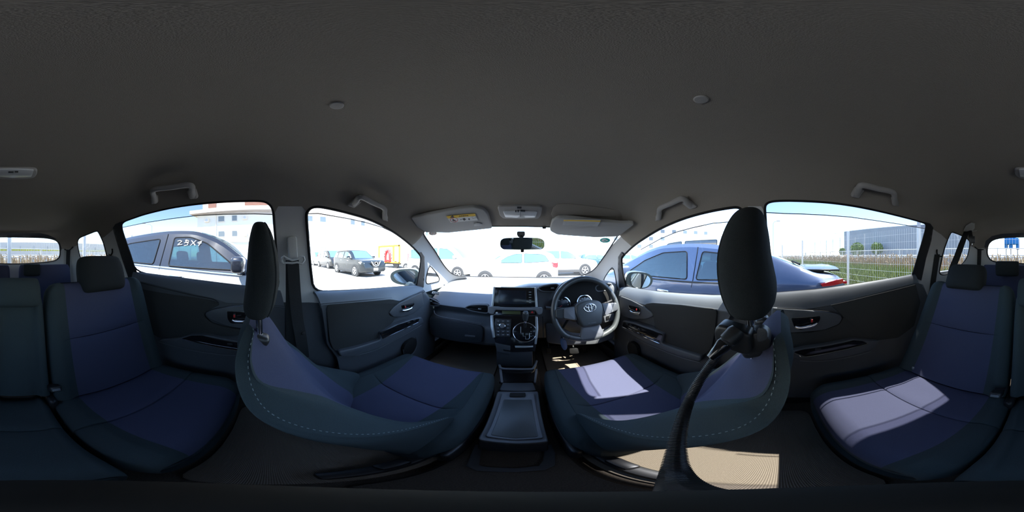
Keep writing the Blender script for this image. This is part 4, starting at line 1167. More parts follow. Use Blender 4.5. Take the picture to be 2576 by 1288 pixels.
# key fob hanging from the ignition
kf = empty('key_fob', ony(1417, 850, 0.80), label='blue grey key fob hanging under the steering column', cat='key fob')
fa = rounded([ony(a, b, 0.795) for a, b in ((1411, 855), (1418, 853), (1425, 857), (1428, 872), (1426, 880), (1419, 882), (1413, 874), (1410, 862))], 0.01)
mat('fob_blue', (0.10, 0.15, 0.24), 0.35)
prism('fob_body', [p + Vector((0, 0.014, 0)) for p in fa], (0, -0.014, 0), 'fob_blue', kf, 0.003, 3)
tube('key_ring', [ony(1414 + 4 * math.cos(a * PI / 8), 850 + 5 * math.sin(a * PI / 8), 0.80) for a in range(16)], 0.0013, 'chrome', kf, 5, True)
tube('key_blade', [ony(1413, 850, 0.80), ony(1411, 832, 0.85), Vector((0.275, 0.90, -0.335))], [0.004, 0.006, 0.009], 'black_plastic', kf, 6)

# ------------------------------------------------------------------ centre console
cs = empty('centre_console', (XC, 0.45, FLZ), label='low charcoal console between the front seats with grained lid and open trays', cat='console')
ZL = -0.665
def lidp(L, z): return [onz(a, b, z) for a, b in L]
lid_o = [(1255, 983), (1350, 983), (1354, 985), (1379, 1107), (1376, 1111), (1340, 1114), (1294, 1115), (1240, 1111), (1206, 1106), (1203, 1101), (1250, 986)]
prism('console_body', [p + Vector((0, 0, -0.142)) for p in [Vector((p.x * 1.0, p.y, ZL - 0.012)) for p in lidp(lid_o, ZL)]], (0, 0, 0.142), 'dash_dark', cs, 0.002)
# rim frame around the lid, lid, and mat
prism('lid_frame', rounded([p + Vector((0, 0, -0.022)) for p in lidp(lid_o, ZL)], 0.010), (0, 0, 0.020), 'dash_plastic', cs, 0.004, 3)
lid = prism('console_lid', rounded([p + Vector((0, 0, -0.012)) for p in lidp([(1262, 990), (1344, 990), (1368, 1102), (1294, 1107), (1220, 1098)], ZL + 0.004)], 0.008), (0, 0, 0.014), 'dash_plastic', cs, 0.003, 3)
prism('lid_mat', rounded([p + Vector((0, 0, -0.004)) for p in lidp([(1267, 1004), (1338, 1004), (1354, 1098), (1294, 1102), (1234, 1094)], ZL + 0.009)], 0.006), (0, 0, 0.003), 'leather', lid, 0.0015)
prism('lid_latch', rounded(lidp([(1283, 988), (1322, 988), (1323, 998), (1281, 998)], ZL + 0.012), 0.006), (0, 0, 0.002), 'black_matte', lid, 0.001)
prism('front_lid', rounded([p + Vector((0, 0, -0.02)) for p in lidp([(1264, 962), (1341, 962), (1350, 982), (1255, 982)], ZL + 0.006)], 0.010), (0, 0, 0.022), 'dash_dark', cs, 0.005, 3)
prism('front_box', [p + Vector((0, 0, -0.154)) for p in lidp([(1266, 964), (1339, 964), (1348, 982), (1257, 982)], ZL)], (0, 0, 0.15), 'dash_dark', cs, 0.002)
# open tray under the stack
tr = [onz(a, b, -0.60) for a, b in ((1252, 905), (1258, 922), (1264, 927), (1300, 928.5), (1336, 928), (1343, 924), (1350, 908))]
tube('tray_lip', spline(tr, 5), 0.006, 'dash_plastic', cs, 8)
A = [tr[0], tr[2], tr[4], tr[6]]
prism('tray_floor', [Vector((p.x, p.y, -0.635)) for p in tr], (0, 0, 0.012), 'black_plastic', cs, 0.002)
for a, b in ((1256, 1262), (1347, 1352)):
    prism('tray_post', [onz(a, 928, -0.615), onz(b, 928, -0.615), onz(b + (4 if a < 1300 else -4), 962, -0.66), onz(a + (4 if a < 1300 else -4), 962, -0.66)], (0, 0, -0.02), 'dash_plastic', cs, 0)
prism('lower_pocket', [onz(a, b, -0.76) for a, b in ((1262, 925), (1342, 925), (1348, 965), (1256, 965))], (0, 0, 0.02), 'black_plastic', cs, 0.003)
# rear open tray at the foot of the console
to = [(1172, 1172), (1186, 1140), (1196, 1118), (1388, 1118), (1396, 1140), (1396, 1170), (1370, 1182), (1294, 1187), (1200, 1184)]
ti = [(1205, 1169), (1209, 1140), (1214, 1122), (1368, 1122), (1369, 1140), (1366, 1160), (1356, 1172), (1294, 1178), (1215, 1174)]
V, Fc = [], []
zo, zi = -0.775, -0.775
n = len(to)
for L, z in ((to, -0.815), (to, -0.775), (ti, -0.772), (ti, -0.812)):
    V += [onz(a, b, -0.775) * 1.0 - Vector((0, 0, onz(a, b, -0.775).z - z)) for a, b in L]
for r_ in range(3):
    for k in range(n):
        Fc.append([r_ * n + k, r_ * n + (k + 1) % n, (r_ + 1) * n + (k + 1) % n, (r_ + 1) * n + k])
Fc.append([3 * n + k for k in range(n)])
obj('rear_tray', V, Fc, 'dash_dark', cs, True, 30)

# ------------------------------------------------------------------ fittings on the ceiling and glass
def toward(p, d): return p - p.normalized() * d
def ceil_pt(px, py, d=0.0): return toward(hull(px, py), d)
def slabon(name, pxs, d0, d1, m, parent, bev=0.003, rnd=0.0, seg=2):
    """a plate lying on the ceiling: outline on the shell, from d0 to d1 below it"""
    P = [hull(a, b) for a, b in pxs]
    if rnd: P = rounded(P, rnd)
    c = sum(P, Vector()) / len(P)
    n = -(P[len(P) // 3] - c).cross(P[2 * len(P) // 3] - c).normalized()
    if n.dot(-c) < 0: n = -n
    # flatten to the mean plane so that the plate is true
    P = [p - n * (p - c).dot(n) * 0.8 for p in P]
    return prism(name, [p + n * d0 for p in P], n * (d1 - d0), m, parent, bev, seg), n

for p in ((847, 265), (1764, 250)):
    c = hull(*p); n = -Vector((c.x * 0.1, 0, 1)).normalized()
    obj('headliner_button', *lathe([(0.0105, -0.002), (0.0105, 0.0012), (0.009, 0.0025), (0, 0.0028)], 20, c, n), 'handle_grey', ceil)

def grab(pts, label):
    """pts: foot A, shoulder A, shoulder B, foot B in the picture (outer silhouette of the grip)"""
    P = [hull(a, b) for a, b in pts]
    e = empty('grab_handle', P[0], label=label, cat='grab handle', group='ceiling grab handles')
    inn = [toward(P[0], 0.004), toward(P[0].lerp(P[1], 0.35), 0.022), toward(P[1], 0.036), toward(P[1].lerp(P[2], 0.5), 0.040), toward(P[2], 0.036), toward(P[3].lerp(P[2], 0.35), 0.022), toward(P[3], 0.004)]
    path = spline(inn, 7)
    n = len(path)
    V, Fc = tubedata(path, [0.0105 + 0.0045 * (abs(i / (n - 1) - 0.5) * 2) ** 3 for i in range(n)], 12)
    obj('handle_grip', V, Fc, 'handle_grey', e, True, 60)
    for a, b in ((P[0], P[1]), (P[3], P[2])):
        c = toward(a.lerp(b, 0.12), 0.006); d = (b - a).normalized(); side = (P[3] - P[0]).normalized()
        nn = side.cross(d).normalized()
        M = Matrix((side, d, nn)).transposed()
        obj('handle_foot', *boxdata((0.034, 0.042, 0.020), c, M, 0.007, 3), 'handle_grey', e)
    return e
grab([(389, 505), (386, 478), (478, 466), (486, 490)], 'grab handle above the rear passenger side window')
grab([(889, 512), (908, 496), (966, 524), (968, 548)], 'grab handle above the front passenger window')
grab([(1657, 547), (1661, 524), (1716, 500), (1738, 516)], 'grab handle above the driver window')
grab([(2155, 486), (2168, 466), (2246, 484), (2252, 510)], 'grab handle above the rear window on the driver side')

# sun visors
v1 = empty('sun_visor', hull(1150, 545), label='folded sun visor with yellow airbag warning sticker', cat='sun visor', group='sun visors')
o_, nv_ = slabon('visor_panel', [(1034, 545), (1060, 535), (1110, 524), (1160, 517), (1195, 515), (1216, 520), (1228, 533), (1235, 556), (1238, 569), (1190, 572), (1130, 577), (1072, 582), (1050, 572)], 0.0, 0.016, 'trim_lid', v1, 0.006, 0.012, 3)
def vis(px, py, n_, c0, d): return onplane(px, py, c0 + n_ * d, n_)
c1 = sum((v.co for v in o_.data.vertices), Vector()) / len(o_.data.vertices) + v1.location
def vplate(name, L, d0, d1, m, par, n_, c0, bev=0.0):
    return prism(name, [vis(a, b, n_, c0, d0) for a, b in L], n_ * (d1 - d0), m, par, bev)
top1 = 0.0155 - (sum(((v.co + v1.location) - hull(1150, 545)).dot(nv_) for v in o_.data.vertices) / len(o_.data.vertices))
mxn = max(((v.co + v1.location) - c1).dot(nv_) for v in o_.data.vertices)
vplate('warning_label', [(1122.5, 543.5), (1195, 537), (1202, 554), (1134, 560)], mxn, mxn + 0.0008, 'label_white', v1, nv_, c1)
vplate('label_band', [(1122.5, 543.5), (1195, 537), (1197, 543), (1127, 549.5)], mxn, mxn + 0.0014, 'yellow_print', v1, nv_, c1)
def vtext(s, px, py, size, m, n_, c0, mx_, par):
    O = vis(px, py, n_, c0, mx_ + 0.0018)
    X = (vis(px + 12, py - 1.0, n_, c0, mx_) - vis(px - 12, py + 1.0, n_, c0, mx_))
    Y = (vis(px, py - 6, n_, c0, mx_) - vis(px, py + 6, n_, c0, mx_))
    return textobj('lettering', s, size, frame4(O, X, Y), m, par, 0.0003)
vtext('AIRBAG', 1166, 543.2, 0.0135, 'dark_print', nv_, c1, mxn, v1)
tri = [(1132, 547.5), (1138, 541.5), (1143, 546.6)]
vplate('warning_triangle', tri, mxn + 0.001, mxn + 0.002, 'dark_print', v1, nv_, c1)
rg = [vis(1142 + 9.5 * math.cos(k * PI / 12), 553.2 + 5.6 * math.sin(k * PI / 12), nv_, c1, mxn + 0.0012) for k in range(24)]
tube('ban_ring', rg, 0.0012, 'red_mark', v1, 5, True)
tube('ban_bar', [rg[4], rg[16]], 0.0010, 'red_mark', v1, 5)
for L in ([(1138, 553), (1141, 551), (1143, 554), (1146, 553), (1145, 556), (1139, 556)], [(1163, 551), (1168, 548), (1172, 552), (1168, 555)], [(1178, 550), (1181, 549), (1182, 553), (1179, 553)], [(1158, 552), (1161, 551), (1161, 552.5), (1158, 553)]):
    vplate('pictogram', L, mxn + 0.001, mxn + 0.0018, 'dark_print', v1, nv_, c1)
tube('notch_box', [vis(a, b, nv_, c1, mxn + 0.001) for a, b in ((1187, 545), (1196, 543.5), (1198, 548), (1189, 549.5))], 0.0006, 'dark_print', v1, 4, True)
vplate('vanity_notch', [(1192, 562), (1198, 560), (1206, 560), (1213, 562), (1212, 566), (1193, 567.5)], mxn - 0.002, mxn + 0.002, 'trim_grey', v1, nv_, c1, 0.001)
for a in (1119, 1183):
    c = toward(hull(a, 575), 0.012)
    obj('visor_clip', *boxdata((0.022, 0.014, 0.010), c, None, 0.003), 'dash_dark', v1)
v2 = empty('sun_visor', hull(1480, 545), label='folded sun visor above the steering wheel with printed yellow notice', cat='sun visor', group='sun visors')
o2, n2 = slabon('visor_panel', [(1386, 572), (1384, 566), (1388, 549), (1394, 540), (1404, 535), (1440, 534), (1500, 537), (1560, 541), (1590, 546), (1594, 552), (1580, 562), (1556, 581), (1500, 580), (1440, 579.5), (1402, 579.5)], 0.018, 0.036, 'trim_lid', v2, 0.006, 0.012, 3)
slabon('visor_recess', [(1386, 534), (1392, 520), (1404, 513), (1424, 512), (1480, 517), (1540, 526), (1582, 535), (1594, 543), (1590, 550), (1560, 545), (1500, 538), (1440, 535), (1404, 536), (1392, 544)], 0.0, 0.003, 'headliner', v2, 0.001)
c2 = sum((v.co for v in o2.data.vertices), Vector()) / len(o2.data.vertices) + v2.location
mx2 = max(((v.co + v2.location) - c2).dot(n2) for v in o2.data.vertices)
vplate('notice_plate', [(1418, 551.5), (1512, 553), (1503, 570), (1415, 566)], mx2, mx2 + 0.0006, 'trim_grey', v2, n2, c2)
vplate('notice_band', [(1418, 553), (1511, 554.8), (1509.5, 557.8), (1417.5, 556)], mx2 + 0.0002, mx2 + 0.0012, 'yellow_print', v2, n2, c2)
for k in range(4):
    y = 559.5 + k * 2.2
    vplate('notice_line', [(1421, y), (1500 - k * 3, y + 1.2), (1500 - k * 3, y + 1.6), (1421, y + 0.4)], mx2 + 0.0004, mx2 + 0.0010, 'trim_lid', v2, n2, c2)
c = toward(hull(1369, 573), 0.012)
obj('visor_clip', *boxdata((0.020, 0.014, 0.010), c, None, 0.003), 'dash_dark', v2)
tube('visor_arm', [toward(hull(1582, 556), 0.01), toward(hull(1568, 566), 0.016)], 0.005, 'trim_lid', v2, 8)

# map lamp and dome lamp
def lamp(label, outer, lens, sw_, name, split=None):
    e = empty(name, hull(*outer[0]), label=label, cat='ceiling light')
    o, n = slabon('lamp_housing', outer, -0.002, 0.010, 'handle_grey', e, 0.004, 0.012, 3)
    c0 = sum((v.co for v in o.data.vertices), Vector()) / len(o.data.vertices) + e.location
    mx = max(((v.co + e.location) - c0).dot(n) for v in o.data.vertices)
    P = rounded([vis(a, b, n, c0, mx - 0.002) for a, b in lens], 0.008)
    prism('lamp_lens', P, n * 0.0055, 'clear_lens', e, 0.002, 2)
    for L in sw_:
        prism('lamp_switch', [vis(a, b, n, c0, mx - 0.001) for a, b in L], n * 0.006, 'dash_dark', e, 0.001)
    if split:
        tube('lens_divider', [vis(a, b, n, c0, mx + 0.004) for a, b in split], 0.0012, 'trim_lid', e, 5)
    return e
lamp('grey map lamp with two lenses above the rear view mirror', [(1252, 518), (1256, 515.5), (1306, 514), (1360, 516), (1364, 519), (1361, 538), (1354, 546.5), (1308, 548), (1266, 546), (1257, 538)], [(1265, 529), (1305, 528.5), (1352, 530), (1347, 545), (1308, 546.5), (1271, 544.5)],
     [[(1301, 519.5), (1312, 519.5), (1312, 523), (1301, 523)], [(1310, 527.5), (1321, 528), (1321, 531), (1310, 530.5)], [(1296, 528.5), (1299, 528.5), (1299, 531.5), (1296, 531.5)], [(1302, 527.5), (1305, 527.5), (1305, 531.5), (1302, 531.5)]], 'map_lamp', [(1308, 529), (1308, 546)])
lamp('rounded dome lamp on the ceiling over the second row', [(2552, 424), (2556, 421), (2609, 420), (2664, 421), (2670, 425), (2669, 434), (2662, 443), (2640, 446), (2609, 447), (2578, 446), (2560, 442), (2552, 433)], [(2562, 424), (2609, 423), (2662, 425), (2655, 443), (2609, 445), (2566, 442)],
     [[(2597, 428), (2610, 428), (2610, 432), (2597, 432)], [(2613, 427), (2622, 427), (2622, 431), (2613, 431)]], 'dome_lamp')

# rear view mirror
rm = empty('rear_view_mirror', ony(1310, 590, 0.87), label='wide rear view mirror hanging from the windshield', cat='mirror')
mo = [(1258, 612), (1260, 604), (1268, 599), (1310, 597), (1355, 598.5), (1366, 602), (1371, 610), (1370, 622), (1364, 628), (1310, 628.5), (1266, 628), (1259, 622)]
MN = Vector((0.20, -0.97, -0.10)).normalized()
MP = ony(1314, 613, 0.85)
mfr = rounded([onplane(a, b, MP, MN) for a, b in mo], 0.012, 4)
prism('mirror_shell', [p - MN * 0.028 for p in mfr], MN * 0.028, 'black_plastic', rm, 0.004, 2)
cc = sum(mfr, Vector()) / len(mfr)
prism('mirror_glass', [cc + (p - cc) * 0.965 - MN * 0.001 for p in mfr], MN * 0.002, 'mirror', rm, 0.0)
st_ = [ony(a, b, 0.90) for a, b in ((1301, 582), (1320, 582), (1321, 590), (1317, 596), (1304, 596), (1300, 590))]
prism('mirror_mount', rounded(st_, 0.006), (0, 0.03, 0), 'dash_plastic', rm, 0.003)
tube('mirror_stem', [ony(1311, 596, 0.905), ony(1313, 604, 0.885), ony(1314, 612, 0.872)], 0.012, 'black_plastic', rm, 10)
obj('dimmer_tab', *boxdata((0.018, 0.014, 0.020), ony(1314, 630, 0.858), None, 0.004), 'black_plastic', rm)

# stickers on the windshield
for nm, p, rx, ry, colr, lab in (('inspection_sticker', (1089, 587), 10, 5, (0.75, 0.42, 0.26), 'faded orange oval sticker high on the passenger side of the windshield'), ('service_sticker', (1522, 604.5), 13, 6.2, (0.02, 0.42, 0.36), 'green oval sticker high on the driver side of the windshield')):
    mat(nm, colr, 0.6)
    e = empty(nm, hull(*p), label=lab, cat='sticker')
    P = [hull(p[0] + rx * math.cos(k * PI / 12), p[1] + ry * math.sin(k * PI / 12), 1.004) for k in range(24)]
    prism('sticker_rim', P, -P[0].normalized() * 0.001, nm, e, 0)
    Q = [hull(p[0] + rx * 0.72 * math.cos(k * PI / 12), p[1] + 0.2 + ry * 0.62 * math.sin(k * PI / 12), 1.0025) for k in range(24)]
    prism('sticker_face', Q, -P[0].normalized() * 0.001, 'label_white', e, 0)
    vv = [hull(p[0] + a, p[1] + b, 1.001) for a, b in ((-rx * 0.4, 0), (0, -ry * 0.2), (rx * 0.4, 0.4), (0, ry * 0.25))]
    prism('sticker_mark', vv, -P[0].normalized() * 0.0006, nm, e, 0)

# pillar airbag lettering
for px in (1056, 1566):
    c = toward(hull(px, 605), -0.001)

# passenger seat belt on the middle pillar
sb = empty('seat_belt', onx(735, 650, -0.62), label='black seat belt with grey height adjuster on the passenger side pillar', cat='seat belt')
XB = -0.615
ad = rounded([onx(a, b, XB) for a, b in ((722, 598), (727, 594), (742, 593), (747, 597), (749, 640), (751, 655), (728, 658), (726, 640))], 0.008)
prism('height_adjuster', [p - Vector((0.018, 0, 0)) for p in ad], (0.018, 0, 0), 'trim_grey', sb, 0.004, 3)
tube('belt_ring', [onx(a, b, XB + 0.012) for a, b in ((710, 648), (714, 645), (722, 650), (735, 655), (748, 652), (757, 645), (764, 646), (766, 654), (760, 663), (748, 660), (735, 662), (722, 661), (713, 663), (709, 656))], 0.0042, 'trim_grey', sb, 8, True)
def webbing(parent, cl, w, name='belt_webbing', wdir=None, th=0.0016):
    P = spline(cl, 6); n = len(P); V, Fc = [], []
    for i in range(n):
        t = (P[min(i + 1, n - 1)] - P[max(i - 1, 0)]).normalized()
        a = (wdir - t * wdir.dot(t)).normalized() * (w / 2)
        b = t.cross(a).normalized() * th
        V += [P[i] - a - b, P[i] + a - b, P[i] + a + b, P[i] - a + b]
    for i in range(n - 1):
        for k in range(4):
            l = (k + 1) % 4
            Fc.append([i * 4 + k, i * 4 + l, (i + 1) * 4 + l, (i + 1) * 4 + k])
    Fc += [[0, 1, 2, 3], [(n - 1) * 4 + k for k in range(4)]]
    return obj(name, V, Fc, 'belt_web', parent, True, 30)
webbing(sb, [onx(737, 655, XB + 0.008), onx(741, 720, XB + 0.010), onx(748, 800, XB + 0.010), onx(757, 850, XB + 0.01), onx(764, 900, XB - 0.01)], 0.044, wdir=Vector((0, 1, 0)))
webbing(sb, [onx(733, 655, XB - 0.004), onx(733, 720, XB - 0.012), onx(733, 800, XB - 0.014), onx(733, 900, XB - 0.03)], 0.044, wdir=Vector((0, 1, 0)))
obj('belt_button', *lathe([(0.008, 0), (0.007, 0.005), (0, 0.006)], 14, onx(763, 838, XB + 0.012), (1, 0, 0)), 'black_plastic', sb)

# middle seat belt that comes down from the ceiling behind the driver side
mb = empty('ceiling_seat_belt', hull(2441, 577), label='black seat belt and dangling buckle hung from the rear ceiling', cat='seat belt')
hb = [hull(a, b) for a, b in ((2424, 580), (2430, 568), (2444, 560), (2452, 562), (2452, 574), (2446, 582), (2430, 584))]
cm = sum(hb, Vector()) / len(hb)
prism('belt_anchor', [p for p in hb], -cm.normalized() * 0.02, 'trim_lid', mb, 0.006, 3)
a0 = toward(hull(2432, 582), 0.02)
webbing(mb, [a0, onr(2420, 612, 1.10), onr(2408, 645, 1.03), onr(2397, 672, 0.98), onr(2392, 690, 0.95)], 0.040, wdir=Vector((0.8, 0.5, 0)))
webbing(mb, [toward(hull(2440, 580), 0.02), onr(2442, 594, 1.14), onr(2447, 606, 1.13)], 0.030, 'buckle_strap', Vector((0.8, 0.5, 0)))
bp = onr(2446, 603, 1.12)
obj('belt_tongue', *boxdata((0.036, 0.014, 0.048), bp, rotz(0.4), 0.004), 'black_plastic', mb)
tube('tongue_hook', [bp + Vector((0, 0, -0.024)), bp + Vector((0.004, 0, -0.040)), bp + Vector((0, 0, -0.046))], 0.003, 'chrome', mb, 6)
tube('anchor_wire', [toward(hull(2428, 581), 0.024), toward(hull(2446, 582), 0.026), toward(hull(2457, 580), 0.020)], 0.0035, 'trim_lid', mb, 6)
# belts of the rearmost pillars
for s_, cl, lab in ((-1, [(172, 628), (171, 660), (171, 700), (171, 735)], 'black seat belt hanging down the rear corner pillar on the passenger side'), (1, [(2464, 626), (2463, 660), (2462, 690), (2462, 720)], 'dark seat belt hanging down the rear corner pillar on the driver side')):
    e = empty('pillar_seat_belt', hull(*cl[0]), label=lab, cat='seat belt')
    webbing(e, [toward(hull(a, b), 0.012) for a, b in cl], 0.040, wdir=Vector((0.85, s_ * 0.5, 0)))
    L = [(162, 627), (172, 630), (184, 621)] if s_ < 0 else [(2452, 621), (2462, 628), (2474, 628)]
    tube('belt_slot', spline([toward(hull(a, b), 0.006) for a, b in L], 5), 0.005, 'black_matte', e, 6)
for s_, cl, lab in ((-1, [(276, 640), (279, 670), (281, 700)], 'black seat belt beside the second row seat on the passenger side'), (1, [(2358, 640), (2352, 680), (2346, 720), (2342, 750)], 'black seat belt beside the second row seat on the driver side')):
    e = empty('pillar_seat_belt', hull(*cl[0]), label=lab, cat='seat belt')
    webbing(e, [toward(hull(a, b), 0.012) for a, b in cl], 0.042, wdir=Vector((0.3, 0.95, 0)))
    L = [(269, 644), (276, 644), (282, 636), (282, 626)] if s_ < 0 else [(2368, 645), (2360, 644), (2357, 636), (2357, 628)]
    tube('belt_slot', spline([toward(hull(a, b), 0.006) for a, b in L], 5), 0.005, 'black_matte', e, 6)
# buckles standing between the second row cushions
for p, r_, lab in (((2508, 990), 0.435, 'black belt buckle lying beside the middle seat on the driver side'), ((136, 975), 0.45, 'black belt buckle lying beside the middle seat on the passenger side')):
    c = onr(p[0], p[1], r_)
    e = empty('belt_buckle', c, label=lab, cat='buckle')
    obj('buckle_body', *boxdata((0.032, 0.050, 0.022), c, rotx(0.5), 0.005, 3), 'black_plastic', e)
    obj('buckle_button', *boxdata((0.022, 0.006, 0.010), c + Vector((0, 0.024, 0.012)), rotx(0.5), 0.001), 'dash_plastic', e)
    webbing(e, [c + Vector((0, -0.02, -0.006)), c + Vector((0, -0.07, -0.02))], 0.03, 'buckle_strap', Vector((1, 0, 0)))

# ------------------------------------------------------------------ phone arm clamped to the driver's headrest
pa = empty('gooseneck_holder', (0.26, 0.03, -0.14), label='black gooseneck holder clamped under the driver headrest and curving down', cat='phone holder')
def cl(px, py, x): return onx(px, py, x)
XCl = 0.216
plate1 = [(1813, 812), (1822, 803), (1832, 803), (1880, 818), (1896, 823), (1900, 868), (1886, 874), (1846, 862), (1818, 846), (1812, 828)]
prism('clamp_jaw', rounded([onx(a, b, XCl + 0.03) for a, b in plate1], 0.010), (-0.028, 0, 0), 'black_plastic', pa, 0.006, 3)
plate2 = [(1884, 824), (1900, 818), (1922, 815), (1936, 824), (1942, 838), (1939, 852), (1925, 860), (1905, 864), (1890, 872)]
prism('clamp_jaw', rounded([onx(a, b, XCl + 0.05) for a, b in plate2], 0.012), (-0.034, 0, 0), 'black_plastic', pa, 0.006, 3)
prism('clamp_pad', rounded([onx(a, b, XCl + 0.018) for a, b in [(1905, 824), (1922, 823), (1931, 834), (1931, 850), (1920, 857), (1905, 860)]], 0.008), (-0.003, 0, 0), 'dash_dark', pa, 0.001)
kb = onx(1850, 836, XCl - 0.006)
kd = (onx(1822, 866, 0.198) - kb).normalized()
obj('clamp_knob', *lathe([(0.010, -0.006), (0.0125, 0.0), (0.0125, 0.016), (0.0105, 0.018), (0.0105, 0.022)], 20, kb, kd), 'black_plastic', pa, ang=30)
obj('arm_socket', *lathe([(0.0105, 0.020), (0.0115, 0.024), (0.0070, 0.046), (0.0062, 0.050)], 18, kb, kd), 'gloss_black', pa)
gp = [kb + kd * 0.044, onr(1806, 890, 0.222), onr(1782, 925, 0.212), onr(1757, 962, 0.196), onr(1735, 1005, 0.180), onr(1718, 1050, 0.150), onr(1706, 1100, 0.118), onr(1700, 1150, 0.086), onr(1702, 1190, 0.060), onr(1722, 1225, 0.036), onr(1800, 1252, 0.018), Vector((-0.002, -0.010, -0.185)), Vector((-0.003, -0.012, -0.15)), Vector((-0.001, -0.004, -0.115))]
gpl = spline(gp, 40)
# even spacing, then a ribbed radius
acc = [0.0]
for a, b in zip(gpl, gpl[1:]): acc.append(acc[-1] + (b - a).length)
LT = acc[-1]; P = []; Rr = []
NS = 640; j = 0
for k in range(NS):
    t = LT * k / (NS - 1)
    while j < len(acc) - 2 and acc[j + 1] < t: j += 1
    u = (t - acc[j]) / max(1e-9, acc[j + 1] - acc[j])
    P.append(gpl[j].lerp(gpl[j + 1], min(1, u)))
    Rr.append(0.0062 + (0.0007 if (k % 4) in (0, 1) else -0.0006))
V, Fc = tubedata(P, Rr, 12)
obj('flexible_arm', V, Fc, 'black_plastic', pa, True, 25)
obj('camera_mount', *lathe([(0.004, -0.006), (0.016, 0.0), (0.018, 0.006), (0.018, 0.014), (0.012, 0.018), (0.0, 0.018)], 24, (-0.001, -0.004, -0.125), (0, 0, 1)), 'black_matte', pa)

# ------------------------------------------------------------------ door mirrors outside
def dmirror(label, glass, shell, Yg, s_, N, col_):
    e = empty('door_mirror', ony(*shell[0], Yg), label=label, cat='mirror', group='door mirrors')
    N = Vector(N).normalized(); Pm = ony(*glass[0], Yg)
    S = rounded([onplane(a, b, Pm, N) for a, b in shell], 0.03, 5)
    prism('mirror_housing', S, -N * 0.09, col_, e, 0.03, 4)
    G = rounded([onplane(a, b, Pm + N * 0.0015, N) for a, b in glass], 0.025, 5)
    prism('mirror_glass', [p - N * 0.001 for p in G], N * 0.002, 'mirror', e, 0)
    base = sum(S, Vector()) / len(S)
    side = Vector((-s_, 0, 0))
    tube('mirror_foot', [base - N * 0.05 + Vector((0, 0, -0.05)), Vector((XC + s_ * 0.72, base.y + 0.02, base.z - 0.085))], [0.030, 0.034], col_, e, 10)
    return e
dmirror('door mirror outside the passenger window reflecting the car side', [(989, 695), (993, 688), (1010, 682), (1035, 680), (1044, 684), (1045, 700), (1040, 714), (1020, 714), (998, 707)], [(981, 697), (984, 686), (1000, 678), (1035, 676), (1050, 680), (1056, 692), (1050, 714), (1030, 719), (1000, 715), (986, 708)], 0.88, -1, (0.50, -0.86, -0.06), 'car_silver')
dmirror('door mirror outside the driver window reflecting blue sky and poles', [(1587, 694), (1592, 688), (1610, 688), (1628, 692), (1637, 702), (1634, 715), (1625, 723), (1600, 725), (1590, 718), (1587, 706)], [(1576, 692), (1586, 684), (1610, 684), (1632, 688), (1643, 699), (1641, 714), (1630, 724), (1605, 728), (1582, 726), (1575, 712)], 0.88, 1, (-0.42, -0.90, -0.05), 'car_silver')

# ------------------------------------------------------------------ outside: ground
mat('asphalt', (0.30, 0.295, 0.285), 0.9, noise=0.25, nscale=3.0, bump=0.4, bscale=60, spec=0.2)
mat('soil', (0.16, 0.13, 0.08), 0.95, noise=0.4, nscale=2.0, spec=0.1)
mat('tyre', (0.018, 0.018, 0.019), 0.8)
mat('alloy', (0.62, 0.63, 0.65), 0.3, metal=0.8)
mat('hubcap', (0.50, 0.51, 0.53), 0.35, metal=0.6)
mat('paint_white', (0.80, 0.80, 0.79), 0.3, coat=0.6)
mat('paint_silver', (0.55, 0.56, 0.57), 0.3, metal=0.6, coat=0.6)
mat('paint_black', (0.010, 0.010, 0.011), 0.3, coat=0.35)
mat('paint_navy', (0.085, 0.115, 0.20), 0.28, metal=0.35, coat=1.0)
mat('paint_darkblue', (0.006, 0.009, 0.012), 0.3, coat=0.35)
mat('paint_teal', (0.04, 0.09, 0.11), 0.3, coat=1.0)
mat('roof_black', (0.022, 0.025, 0.036), 0.22, coat=1.0)
mat('car_glass', (0.055, 0.115, 0.145), 0.03, spec=1.0, coat=1.0)
glassmat('clear_car_glass', (0.50, 0.66, 0.70), 1.0, 0.10, 0.7)
mat('car_glass_dark', (0.010, 0.018, 0.035), 0.03, spec=0.9, coat=1.0)
mat('tail_red', (0.55, 0.015, 0.02), 0.15, coat=1.0)
mat('lamp_clear', (0.75, 0.78, 0.80), 0.1, spec=0.8, coat=1.0)
mat('cladding', (0.030, 0.031, 0.033), 0.7)
mat('chalk', (0.85, 0.80, 0.74), 0.8)
gV = [(-260, -260, GZ), (260, -260, GZ), (260, 260, GZ), (-260, 260, GZ)]
gV += [(x, y, GZ - 0.3) for x, y, z in gV]
grd = obj('ground', gV, [[0, 1, 2, 3], [7, 6, 5, 4], [0, 4, 5, 1], [1, 5, 6, 2], [2, 6, 7, 3], [3, 7, 4, 0]], 'asphalt', None, False)
tag(grd, 'pale sunlit asphalt of the parking lot', kind='structure')

# ------------------------------------------------------------------ parked cars
def lin(tab, y):
    """smooth monotone curve through the table"""
    n = len(tab)
    if y <= tab[0][0]: return tab[0][1]
    if y >= tab[-1][0]: return tab[-1][1]
    sl = [(tab[i + 1][1] - tab[i][1]) / (tab[i + 1][0] - tab[i][0]) for i in range(n - 1)]
    def tg(i):
        if i == 0: return sl[0]
        if i == n - 1: return sl[-1]
        a, b = sl[i - 1], sl[i]
        return 0.0 if a * b <= 0 else 2 * a * b / (a + b)
    for i in range(n - 1):
        if tab[i][0] <= y <= tab[i + 1][0]:
            h = tab[i + 1][0] - tab[i][0]; t = (y - tab[i][0]) / h
            return (2 * t ** 3 - 3 * t * t + 1) * tab[i][1] + (t ** 3 - 2 * t * t + t) * h * tg(i) + (-2 * t ** 3 + 3 * t * t) * tab[i + 1][1] + (t ** 3 - t * t) * h * tg(i + 1)
